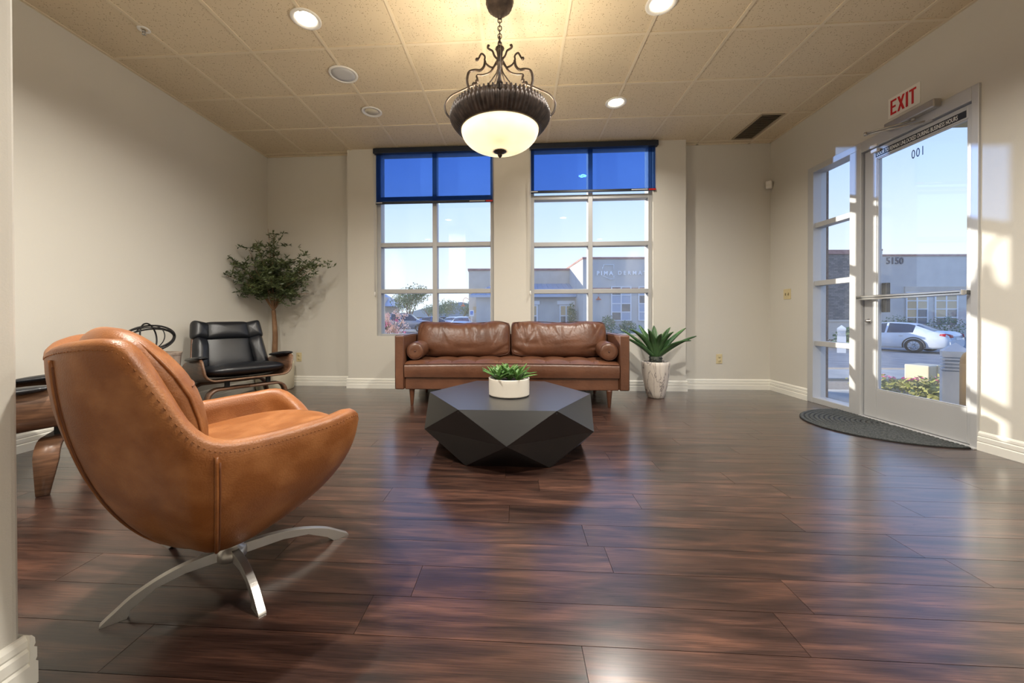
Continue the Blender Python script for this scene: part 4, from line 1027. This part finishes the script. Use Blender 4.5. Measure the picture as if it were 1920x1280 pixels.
wall_part('parapet_cap', root, P0, D0, 1092.4, 1431, d1-.08, 44.1, zpx(486, d1), zpx(482.5, d1), m_cap)
xx = lambda p, d: (p-CX)/F_PX*d-(P0-CX)/F_PX*D0
B(xx(1093, d1)-10.5, xx(1093, d1), 6.0, 12, -1.2, 5.75).build('wing_wall', m_stucco, root); B(xx(1093, d1)-10.6, xx(1093, d1), 5.9, 12.1, 5.75, 5.95).build('wing_cap', m_cap, root)
# tan lower front of the wing below the metal roof, and metal roof with seams
B(xx(1093, d1)-9.6, xx(1093, d1), 3.2, 6.1, -1.2, 3.0).build('wing_front', m_stucco2, root)
rf = MB(); e0 = (2.6, 3.02); e1 = (6.0, 4.35); xa, xb = xx(1093, d1)-10.2, xx(1093, d1)-.02
rf.add([(xa, e0[0], e0[1]), (xb, e0[0], e0[1]), (xb, e1[0], e1[1]), (xa+2.4, e1[0], e1[1]), (xa, e0[0], e0[1]-.22), (xb, e0[0], e0[1]-.22)], [(0, 1, 2, 3), (4, 5, 1, 0)])
ro = rf.build('metal_roof', m_roofm, root, solid=.05)
k = xa+.5
while k < xb:
    yt = e1[0] if k > xa+2.4 else e0[0]+(e1[0]-e0[0])*(k-xa)/2.4
    zt = e0[1]+(e1[1]-e0[1])*(yt-e0[0])/(e1[0]-e0[0])
    MB().tube([(k, e0[0], e0[1]+.03), (k, yt, zt+.03)], .035, 5).build('roof_seam', m_roofm, ro); k += .52
facade_window(root, P0, D0, 1146.5, 1182.5, 538, 601, d1-.05, 2, 4, [m_winglass, m_blindgrey, m_blindgrey])
facade_window(root, P0, D0, 1197.5, 1234, 538, 601, d1-.05, 2, 4, [m_blindgrey, m_winglass, m_blindgrey])
facade_window(root, P0, D0, 1050, 1073, 573, 611, 37.15, 2, 2, [m_winglass, m_blindgrey, m_blind, m_blind], .07)
facade_window(root, P0, D0, 985, 1007, 573, 611, 37.15, 2, 2, [m_blindgrey, m_winglass, m_blind, m_blind], .07)
for a, b in ((1045, 1078), (980, 1012)): wall_part('lintel', root, P0, D0, a, b, 37.05, 37.2, zpx(571, 37.1), zpx(564, 37.1), m_white2)
wall_part('string_course', root, P0, D0, 1100, 1430, d1-.1, d1+.05, zpx(543, d1), zpx(540, d1), m_cap)
# lettering and outline mark
m_letter = mat('white_letter', (.93, .94, .95), .4)
M_ = lambda px, py: Matrix.Translation((xx(px, d1), -.06, zpx(py, d1))) @ Matrix.Rotation(R(90), 4, 'X')
text('lettering', 'PIMA', .48, m_letter, root, M_(1118.5, 516), .02, xs=.98, spacing=1.55, bold=.022)
text('lettering', 'DERMATOLOGY', .47, m_letter, root, M_(1158, 515.5), .02, xs=.98, spacing=1.65, bold=.010)
def lp(px, py): return Vector((xx(px, d1), -.07, zpx(py, d1)))
for pts in ([(1130, 507), (1129.2, 501.5), (1131.5, 501.5), (1131.5, 497), (1150.5, 497), (1150.5, 507)], [(1129.5, 517.3), (1142.5, 523.8), (1150.5, 523.8), (1150.5, 517.3)]):
    mk = MB()
    for a, b in zip(pts, pts[1:]): mk.tube([lp(*a), lp(*b)], .028, 5)
    mk.build('outline_mark', m_letter, root)
gl = MB(); gl.tube(crom([(xx(1120, d1), 0, zpx(550, d1)), (xx(1120, d1), -.25, zpx(547, d1)), (xx(1120, d1), -.4, zpx(553, d1))], 6), .025, 6); gl.build('lamp_arm', m_terra, root)
MB().lathe([(.05, .30), (.06, .18), (.20, .08), (.23, 0)], 20, (xx(1120, d1), -.4, zpx(563, d1))).build('lamp_shade', m_terra, root)
# west end lamp seen through the left window
gl = MB(); q0 = xx(1093, d1)-10.5; gl.tube(crom([(q0, 6.6, 2.75), (q0-.35, 6.6, 2.95), (q0-.62, 6.6, 2.75), (q0-.66, 6.6, 2.35)], 6), .025, 6); gl.build('lamp_arm', m_terra, root)
MB().lathe([(.05, .30), (.06, .18), (.22, .08), (.25, 0)], 20, (q0-.66, 6.6, 2.05)).build('lamp_shade', m_terra, root)
B(q0+.45, q0+1.2, 5.93, 6.0, 1.35, 2.0).build('wall_panel', m_blind, root); B(q0+1.0, q0+1.6, 5.5, 6.0, -.5, .95).build('utility_cabinet', m_white2, root)
# address building right
d2 = 33.0
root2, P0, D0 = bld('address_building', 'grey building with number 5150 seen through the door', 1740, d2)
wall_part('front_wall', root2, P0, D0, 1602, 2000, d2, 42, -1.6, zpx(482, d2), m_stucco2)
wall_part('parapet_cap', root2, P0, D0, 1601, 2001, d2-.08, 42.1, zpx(482, d2), zpx(478.5, d2), m_cap)
wall_part('pilaster', root2, P0, D0, 1608, 1654, d2-.6, d2, -1.6, zpx(474, d2), m_stucco2); wall_part('pilaster_cap', root2, P0, D0, 1606, 1655, d2-.7, d2, zpx(474, d2), zpx(471, d2), m_cap)
wall_part('window_surround', root2, P0, D0, 1697, 1812, d2-.10, d2, zpx(552, d2), zpx(539, d2), m_stucco)
facade_window(root2, P0, D0, 1699, 1738, 550, 612, d2-.05, 2, 4, [m_winglass, m_winglass, m_blind, m_winglass, m_blind, m_blind, m_blind, m_blind])
facade_window(root2, P0, D0, 1753, 1794, 550, 612, d2-.05, 2, 4, [m_winglass, m_winglass, m_blind, m_winglass, m_blind, m_blind, m_blind, m_blind])
x2 = lambda p: (p-CX)/F_PX*d2-(P0-CX)/F_PX*D0
text('lettering', '5150', .82, mat('number_grey', (.11, .12, .15), .6), root2, Matrix.Translation((x2(1660), -.05, zpx(496.5, d2))) @ Matrix.Rotation(R(90), 4, 'X'), .03, xs=.92, bold=.006)
# stone tower with terracotta lantern
root3, P0, D0 = bld('stone_tower', 'grey stone-faced tower with terracotta drum and red cone roof', 1566, 31.0)
def stone_mat():
    m = mat('ledge_stone', (.24, .22, .20), .9); N = m.node_tree.nodes; L = m.node_tree.links
    tc = N.new('ShaderNodeTexCoord'); mp = N.new('ShaderNodeMapping'); mp.inputs['Rotation'].default_value = (R(90), 0, 0); L.new(tc.outputs['Object'], mp.inputs[0])
    br = N.new('ShaderNodeTexBrick'); br.inputs['Scale'].default_value = 2.2; br.inputs['Color1'].default_value = (.30, .27, .24, 1); br.inputs['Color2'].default_value = (.16, .15, .145, 1); br.inputs['Mortar'].default_value = (.09, .085, .08, 1); br.inputs['Mortar Size'].default_value = .02; br.offset = .4
    br.inputs['Brick Width'].default_value = .8; br.inputs['Row Height'].default_value = .28
    L.new(mp.outputs[0], br.inputs['Vector']); L.new(br.outputs['Color'], N['Principled BSDF'].inputs['Base Color']); return m
m_stone = stone_mat()
wall_part('stone_wall', root3, P0, D0, 1520, 1606, 31, 36, -1.6, zpx(478, 31), m_stone); wall_part('tower_cap', root3, P0, D0, 1519, 1607, 30.9, 36.1, zpx(478, 31), zpx(470, 31), m_cap)
MB().lathe([(1.25, 5.9), (1.25, 7.6), (1.45, 7.62), (0, 8.7)], 8, (-.25, 4.5, 0), smooth=False).build('lantern', [m_terra], root3)
MB().lathe([(1.55, 7.58), (1.5, 7.66), (0, 8.85)], 8, (-.25, 4.5, 0), smooth=False).build('cone_roof', m_redroof, root3)
# far left house behind the lot
root4, P0, D0 = bld('far_house', 'pale far house at the left edge of the left window', 706, 52.0)
wall_part('wall', root4, P0, D0, 650, 722, 52, 60, -1.5, zpx(556, 52), m_stucco); 
rr_ = MB(); rr_.add([(-5, -.8, 2.4), (2.4, -.8, 2.4), (2.4, 8, 2.4), (-5, 8, 2.4), (-2, 3, 4.2), (.5, 3, 4.2)], [(0, 1, 5, 4), (1, 2, 5), (2, 3, 4, 5), (3, 0, 4), (3, 2, 1, 0)]); rr_.build('roof', m_roofm, root4)
# entry canopy beam outside the door
cb = thing('canopy_beam', 'yellow wooden entry beam glimpsed at the top of the door glass', 'beam', (3.36, 4.05, 2.78))
m_beam = mat('beam_wood', (.62, .50, .24), .7, col2=(.52, .40, .18), nscale=3, nstretch=(1, 8, 8))
B(0, 3.2, -.12, .12, .03, .30).build('beam', m_beam, cb, bevel=.01); B(0, 3.2, -.10, .10, 0, .03).build('lower_trim', m_beam, cb)

# gooseneck barn light on our own facade, left of the windows
bl_ = thing('barn_light', 'terracotta gooseneck barn light on the facade left of the windows', 'wall lamp', (-2.35, 4.99, 2.55))
MB().lathe([(0, 0), (.06, 0), (.06, .015), (0, .02)], 20, M=frame((0, .002, 0), (1, 0, 0), (0, 0, 1)) @ Matrix.Scale(-1, 4, (0, 0, 1))).build('wall_plate', m_terra, bl_)
gl = MB(); gl.tube(crom([(0, .01, 0), (0, .25, .10), (0, .52, .16), (0, .68, .08), (0, .71, -.06)], 7), .012, 8); gl.build('gooseneck', m_terra, bl_)
MB().lathe([(0, -.04), (.035, -.045), (.04, -.10), (.055, -.15), (.12, -.20), (.19, -.25), (.215, -.32), (.21, -.32), (.185, -.25), (.0, -.16)], 28, (0, .71, 0)).build('shade', m_terra, bl_)

# ------------------------------------------------------------------ outside: vegetation
def scatter(m, c, rx, ry, rz, n, s, rnd, shell=.5):
    for _ in range(n):
        v = Vector((rnd.gauss(0, 1), rnd.gauss(0, 1), rnd.gauss(0, 1))).normalized()*rnd.uniform(shell, 1)**.6
        p = Vector((c[0]+v.x*rx, c[1]+v.y*ry, c[2]+v.z*rz)); d = Vector((rnd.gauss(0, 1), rnd.gauss(0, 1), rnd.gauss(0, 1))).normalized(); o = d.orthogonal().normalized(); L = s*rnd.uniform(.6, 1.4)
        m.add([p, p+d*L*.5+o*L*.28, p+d*L, p+d*L*.5-o*L*.28], [(0, 1, 2, 3)])
m_mesq = mat('mesquite_leaf', (.16, .20, .08), .7, col2=(.26, .30, .14), nscale=3)
m_shrub = mat('shrub_leaf', (.07, .13, .05), .7, col2=(.15, .22, .09), nscale=4)
m_bougl = mat('bougainvillea_leaf', (.30, .20, .12), .7, col2=(.20, .22, .08), nscale=8)
m_pink = mat('pink_petal', (.80, .12, .30), .6); m_pale = mat('pale_blossom', (.85, .52, .44), .6, col2=(.9, .70, .55), nscale=12)
m_ground_leaf = mat('groundcover_leaf', (.22, .24, .05), .6, col2=(.40, .36, .12), nscale=6)
def tree(label, px, d, top, w, n, seed):
    rnd = random.Random(seed); b = ext(px, d); t = thing('desert_tree', label, 'tree', b, group='mesquite trees beyond the parking lot')
    h = top-b.z
    for k in range(4):
        a = rnd.uniform(0, 6.28); e = Vector((math.cos(a)*w*.5, math.sin(a)*w*.4, h*.72))
        MB().tube(crom([(0, 0, 0), (e.x*.3, e.y*.3, h*.3), e], 5), [.12-.009*i for i in range(11)], 6).build('trunk', m_bark, t)
    f = MB()
    for k in range(9): scatter(f, (rnd.uniform(-.6, .6)*w, rnd.uniform(-.5, .5)*w, h*rnd.uniform(.52, .85)), w*.42, w*.4, h*.20, n//9, .22, rnd, .1)
    f.build('foliage', m_mesq, t, kind='stuff')
tree('large feathery mesquite tree behind the silver sport utility vehicle', 765, 46, 4.9, 3.3, 2200, 1)
tree('low olive-green mesquite tree left of the disabled parking sign', 862, 58, 3.6, 3.4, 1800, 2)
tree('pale mesquite tree partly hidden by the left window mullion', 812, 66, 3.4, 3.2, 1300, 3)
def shrub(label, px, d, r, h, n, seed, z=None):
    b = ext(px, d, z); rnd = random.Random(seed); t = thing('shrub', label, 'shrub', b, group='shrubs along the buildings')
    MB().tube([(0, 0, 0), (0, 0, h*.5)], .03, 5).build('stem', m_bark, t)
    f = MB(); scatter(f, (0, 0, h*.52), r, r, h*.5, n, .14, rnd, .2); f.build('foliage', m_shrub, t, kind='stuff')
shrub('tall round shrub left of the clinic windows', 1140, 32.6, .72, 1.55, 700, 4, -.55); shrub('low round shrub below the clinic windows', 1176, 32.4, .78, 1.15, 700, 5, -.55)
shrub('narrow climbing shrub at the inner corner of the clinic', 1072, 36.0, .40, 2.7, 800, 6, -.4); shrub('small low shrub under the clinic wing window', 1044, 36, .7, .75, 500, 7, -.5)
shrub('clipped hedge shrub behind the white car, left of its roof', 1685, 31.0, 1.2, 1.75, 900, 8, -.85); shrub('clipped hedge shrub behind the white car, right of its roof', 1772, 31.0, 1.2, 1.75, 900, 9, -.85)
shrub('round shrub beside the far white bollard', 1589, 14.2, .36, .75, 500, 10, -.30)
bo_ = ext(733, 8.6, .0); bv = thing('bougainvillea', 'sunlit bougainvillea with pale and pink blooms outside the left window', 'shrub', (bo_.x, bo_.y, gz(bo_.x, bo_.y)))
rnd = random.Random(31); tw = MB(); fl = MB(); pk = MB()
for k in range(26):
    a = rnd.uniform(0, 6.28); r_ = rnd.uniform(.05, .34); tp_ = Vector((r_*math.cos(a), r_*math.sin(a), rnd.uniform(.45, 1.32-.5*r_)))
    tw.tube(crom([(0, 0, 0), (tp_.x*.4, tp_.y*.4, tp_.z*.55), tp_], 4), .006, 4)
    scatter(fl, tp_, .10, .10, .09, 34, .045, rnd, 0)
    if k % 3 == 0: scatter(pk, tp_-Vector((0, 0, .15)), .08, .08, .08, 14, .04, rnd, 0)
tw.build('stems', m_bark, bv, kind='stuff'); fl.build('pale_bracts', m_pale, bv, kind='stuff'); pk.build('pink_bracts', m_pink, bv, kind='stuff')
# flower bed outside the door
fb = thing('flower_bed', 'sunlit ground cover with pink flowers outside the door', 'flower bed', (5.6, 4.3, -.06))
rnd = random.Random(41); lf_ = MB(); pf_ = MB()
for k in range(900):
    x = rnd.uniform(-1.2, 1.9); y = rnd.uniform(-2.0, 1.2)
    h = .10+.16*abs(math.sin(x*2.1)*math.cos(y*1.7)); scatter(lf_, (x, y, h*.6), .13, .13, h*.6, 20, .055, rnd, .1)
    if k % 6 == 0: scatter(pf_, (x, y, h*1.15), .05, .05, .02, 9, .035, rnd, 0)
lf_.build('groundcover', m_ground_leaf, fb, kind='stuff'); pf_.build('pink_flowers', m_pink, fb, kind='stuff')

# ------------------------------------------------------------------ outside: street furniture
def bollard(label, p, w, h):
    t = thing('bollard_light', label, 'bollard', p, EZ-R(44), group='white louvred bollards')
    B(-w/2, w/2, -w/2, w/2, 0, h*.60).build('post', m_white2, t)
    B(-w*.40, w*.40, -w*.40, w*.40, h*.60, h*.82).build('lamp_core', m_blindgrey, t)
    for k in range(4): MB().lathe([(w*.56, 0), (w*.71, -.006), (w*.71, -.016), (w*.56, -.012)], 4, (0, 0, h*(.64+.048*k)), smooth=False, M=Matrix.Rotation(R(45), 4, 'Z')).build('louver', m_white2, t)
    MB().lathe([(w*.69, h*.80), (w*.71, h*.84), (w*.71, h*.88), (0, h)], 4, smooth=False, M=Matrix.Rotation(R(45), 4, 'Z')).build('cap', m_white2, t)
p_ = ext(1792, 3.72, -.06); bollard('near white louvred bollard at the right edge of the door glass', p_, .185, .69)
p_ = ext(1578, 12, -.25); bollard('far white louvred bollard seen through the sidelite', p_, .21, .87)
ub = thing('utility_box', 'beige metal utility box standing in the flower bed', 'utility box', ext(1733, 4.9, -.06), R(20))
m_beige = mat('beige_metal', (.66, .58, .42), .5)
B(-.15, .15, -.12, .12, 0, .33).build('cabinet', m_beige, ub, bevel=.015, seg=3); B(-.004, .010, -.128, -.12, .02, .33).build('door_edge', m_beige, ub); B(-.152, .152, -.122, .122, .0, .03).build('plinth', m_conc, ub)
tp2 = thing('rounded_post', 'tan round-topped post at the right edge of the door glass', 'post', ext(1822, 3.5, -.06))
MB().lathe([(.07, 0), (.07, .50), (.066, .555), (.05, .60), (.025, .625), (0, .63)], 24).build('post_body', mat('post_tan', (.70, .42, .16), .6), tp2); MB().lathe([(.09, 0), (.09, .02), (.07, .03)], 20).build('foot_ring', m_conc, tp2)
bw_ = thing('seat_wall', 'low tan seat wall beside the far bollard', 'wall', ext(1556, 21, -.35), EZ)
B(-.9, .9, -.25, .25, 0, .95).build('wall_body', m_stucco, bw_); B(-.95, .95, -.3, .3, .95, 1.05).build('coping', m_stucco, bw_)
sg = thing('parking_sign', 'blue and white disabled parking sign on a post', 'sign', ext(884.5, 33), EZ)
zt = zpx(581, 33)-sg.location.z; zb_ = zpx(592.5, 33)-sg.location.z
MB().tube([(0, .03, 0), (0, .03, zt-.02)], .03, 8).build('post', m_grey, sg); B(-.19, .19, -.01, .01, zb_, zt).build('sign_panel', m_white2, sg)
m_hblue = mat('sign_blue', (.02, .16, .60), .5)
B(-.11, .11, -.016, -.009, zb_+.14, zt-.10).build('blue_symbol_field', m_hblue, sg)
sy = MB(); zc_ = (zb_+zt)/2+.02; sy.tube([(-.01, -.02, zc_+.11), (-.01, -.02, zc_+.0), (.05, -.02, zc_-.01), (.07, -.02, zc_-.09)], .012, 5); sy.tube([(.045*math.cos(R(a)), -.02, zc_-.045+.045*math.sin(R(a))) for a in range(120, 380, 20)], .009, 5); sy.build('wheelchair_symbol', m_white2, sg)
fn = thing('lot_fence', 'dark rail fence over a red-brown wall behind the cars', 'fence', ext(835, 51), EZ)
B(-9, 4.2, -.1, .1, 0, .75).build('low_wall', mat('redbrown_block', (.26, .12, .09), .85), fn); B(-9, 4.2, -.05, .05, 1.30, 1.42).build('top_rail', m_iron, fn)
for k in range(7): B(-9+k*2.2-.05, -9+k*2.2+.05, -.05, .05, .7, 1.36).build('post', m_iron, fn)
m_hill = mat('hill', (.20, .24, .26), .95, col2=(.26, .28, .26), nscale=.05)
hl = MB(); hl.grid([[(-260+20*i, 240+j*30, (-4 if j == 0 else 6+4*math.sin(i*.7)+2*math.sin(i*1.9))) for i in range(34)] for j in range(2)]); hl.build('hills', m_hill, kind='structure')

# ------------------------------------------------------------------ outside: cars
m_tyre = mat('tyre', (.015, .015, .016), .8); m_rim = mat('alloy_rim', (.55, .55, .57), .25, metal=.8); m_tail = mat('tail_red', (.40, .008, .02), .2)
m_carglass = mat('car_glass', (.012, .022, .045), .05, spec=.9); m_plate = mat('plate_white', (.75, .78, .82), .4); m_carblack = mat('car_trim_black', (.02, .02, .022), .5)
def car(label, px, d, heading, paint, st, wheel_x, wr, name='car', z=None, detail=True, group=None):
    b = ext(px, d, z); t = thing(name, label, 'car', b, EZ+heading, group=group)
    # st rows: x, half width, z_bottom, z_belt, z_roof, half width roof, side flag, top flag (flags for segment to next)
    rings = []
    for (x, w, zb, zbelt, zr, wrf, sf, tf) in st:
        half_ = [(w*.86, zb), (w*.97, zb+.10), (w, zb+(zbelt-zb)*.62), (w*.975, zbelt), (wrf, zr), (wrf*.55, zr+.035), (0, zr+.045)]
        rings.append([(x, y, z_) for y, z_ in half_]+[(x, -y, z_) for y, z_ in half_[-2::-1]])
    body = MB(); gls = MB(); n = 13
    for i in range(len(st)-1):
        for k in range(n-1):
            q = [rings[i][k], rings[i+1][k], rings[i+1][k+1], rings[i][k+1]]
            kk = k if k < 6 else 11-k
            gl_ = (kk == 3 and st[i][6]) or (kk in (4, 5) and st[i][7])
            (gls if gl_ else body).add(q, [(0, 1, 2, 3)], True)
        body.add([rings[i][0], rings[i][12], rings[i+1][12], rings[i+1][0]], [(0, 1, 2, 3)])
    body.add(rings[0], [tuple(range(13))[::-1]]); body.add(rings[-1], [tuple(range(13))])
    bo = body.build('body', paint, t); wm = bo.modifiers.new('w', 'WELD'); wm.merge_threshold = .002
    go = gls.build('windows', m_carglass, t); wm = go.modifiers.new('w', 'WELD'); wm.merge_threshold = .002
    w0 = st[len(st)//2][1]
    for wx in wheel_x:
        for s in (-1, 1):
            M = Matrix.Translation((wx, s*(w0-.11), wr)) @ Matrix.Rotation(R(90), 4, 'X')
            ty = MB().lathe([(wr*.66, -.11), (wr*.94, -.115), (wr, -.08), (wr, .08), (wr*.94, .115), (wr*.66, .11)], 28, M=M, caps=False).build('wheel', m_tyre, t)
            if detail:
                rm = MB(); rm.lathe([(wr*.70, -.10), (wr*.66, -.09), (wr*.62, -.10 if s > 0 else -.10), (wr*.60, .10), (wr*.70, .10)], 28, M=M, caps=False)
                rm.build('rim', m_rim, ty)
                for k in range(10):
                    a = 2*math.pi*k/10; sd = -s
                    MB().tube([M @ Vector((.04*math.cos(a), .04*math.sin(a), .085*sd)), M @ Vector((wr*.64*math.cos(a+.12), wr*.64*math.sin(a+.12), .09*sd))], .017, 5).build('spoke', m_rim, ty)
                MB().lathe([(0, -.09), (.05, -.09), (.05, .09), (0, .09)], 12, M=M).build('hub_cap', m_rim, ty)
            ar = MB(); ar.tube([(wx+(wr+.05)*math.cos(R(a)), s*(w0-.012), wr+(wr+.05)*math.sin(R(a))) for a in range(-15, 200, 10)], .03, 6); ar.build('wheel_arch', m_carblack, t)
    return t
SED = [(2.52, .70, .34, .58, .60, .62, 0, 0), (2.40, .86, .24, .66, .70, .72, 0, 0), (1.9, .92, .20, .78, .84, .78, 0, 0), (1.15, .93, .19, .90, .97, .78, 0, 0), (1.05, .93, .19, .91, .99, .76, 1, 1), (.25, .94, .18, .93, 1.40, .60, 1, 0), (-.38, .95, .18, .95, 1.45, .61, 0, 0), (-.46, .95, .18, .955, 1.45, .61, 1, 0), (-1.15, .945, .19, .975, 1.41, .60, 1, 0), (-1.42, .94, .19, .985, 1.34, .60, 0, 1), (-1.72, .935, .20, .99, 1.20, .655, 0, 1), (-2.08, .92, .21, 1.0, 1.045, .71, 0, 0), (-2.45, .89, .24, .98, 1.02, .70, 0, 0), (-2.60, .84, .30, .84, .90, .64, 0, 0), (-2.64, .80, .34, .62, .66, .60, 0, 0)]
m_carwhite = mat('white_car_paint', (.66, .70, .76), .22, spec=.6, coat=.6); m_carsilver = mat('silver_car_paint', (.30, .29, .32), .28, metal=.5, coat=.5); m_carblue = mat('blue_car_paint', (.05, .14, .42), .25, coat=.6)
ws = car('white sedan parked outside the door with a red tail light', 1657, 20.6, R(114), m_carwhite, SED, (1.62, -1.45), .345, z=-.90)
for s in (-1, 1):
    tl = MB(); tl.grid([[(-2.30, s*.895, .88), (-2.47, s*.86, .82), (-2.615, s*.80, .79), (-2.66, s*.60, .775)], [(-2.34, s*.88, .94), (-2.48, s*.85, .96), (-2.60, s*.77, .93), (-2.645, s*.60, .89)]]); tl.build('tail_light', m_tail, ws, solid=.03)
    MB().lathe([(0, -.07), (.05, -.05), (.075, 0), (.05, .05), (0, .07)], 10, (.98, s*1.02, 1.0)).build('wing_mirror', m_carwhite, ws)
    for hx in (.0, -.95): B(hx-.12, hx+.02, s*.955-.012, s*.955+.012, .80, .83).build('door_handle', m_rim, ws)
B(-2.675, -2.64, -.26, .26, .66, .78).build('number_plate', m_plate, ws); B(-2.68, -2.645, -.5, .5, .815, .835).build('chrome_strip', m_rim, ws)
SUVP = [(2.32, .72, .42, .85, .88, .66, 0, 0), (2.2, .86, .34, .95, 1.0, .76, 0, 0), (1.2, .91, .32, 1.08, 1.14, .80, 0, 0), (1.1, .92, .32, 1.09, 1.17, .78, 1, 1), (.45, .92, .32, 1.10, 1.68, .66, 1, 0), (-.30, .93, .32, 1.11, 1.74, .67, 0, 0), (-.42, .93, .32, 1.11, 1.74, .67, 1, 0), (-1.25, .93, .32, 1.12, 1.73, .67, 0, 0), (-1.37, .93, .32, 1.12, 1.73, .67, 1, 0), (-2.0, .91, .34, 1.13, 1.68, .66, 0, 1), (-2.25, .88, .38, 1.13, 1.15, .72, 0, 0), (-2.34, .80, .44, .9, .92, .66, 0, 0)]
sv = car('silver sport utility vehicle parked outside the left window', 762, 37, R(0), m_carsilver, SUVP, (1.42, -1.42), .37)
for s in (-1, 1): MB().tube([(.35, s*.60, 1.80), (-1.9, s*.60, 1.80)], .02, 6).build('roof_rail', m_carblack, sv); B(.05, .22, s*.93-.02, s*.93+.02, .98, 1.01).build('door_handle', m_carblack, sv)
car('blue sedan behind the front of the silver vehicle', 818, 41, R(0), m_carblue, SED, (1.62, -1.45), .335, detail=False)
car('distant white sedan parked by the fence, left of the other white car', 850, 45, R(86), m_carwhite, SED, (1.62, -1.45), .335, detail=False)
car('distant white sedan parked just left of the disabled parking sign', 868, 35.5, R(90), m_carwhite, SED, (1.62, -1.45), .335, detail=False)
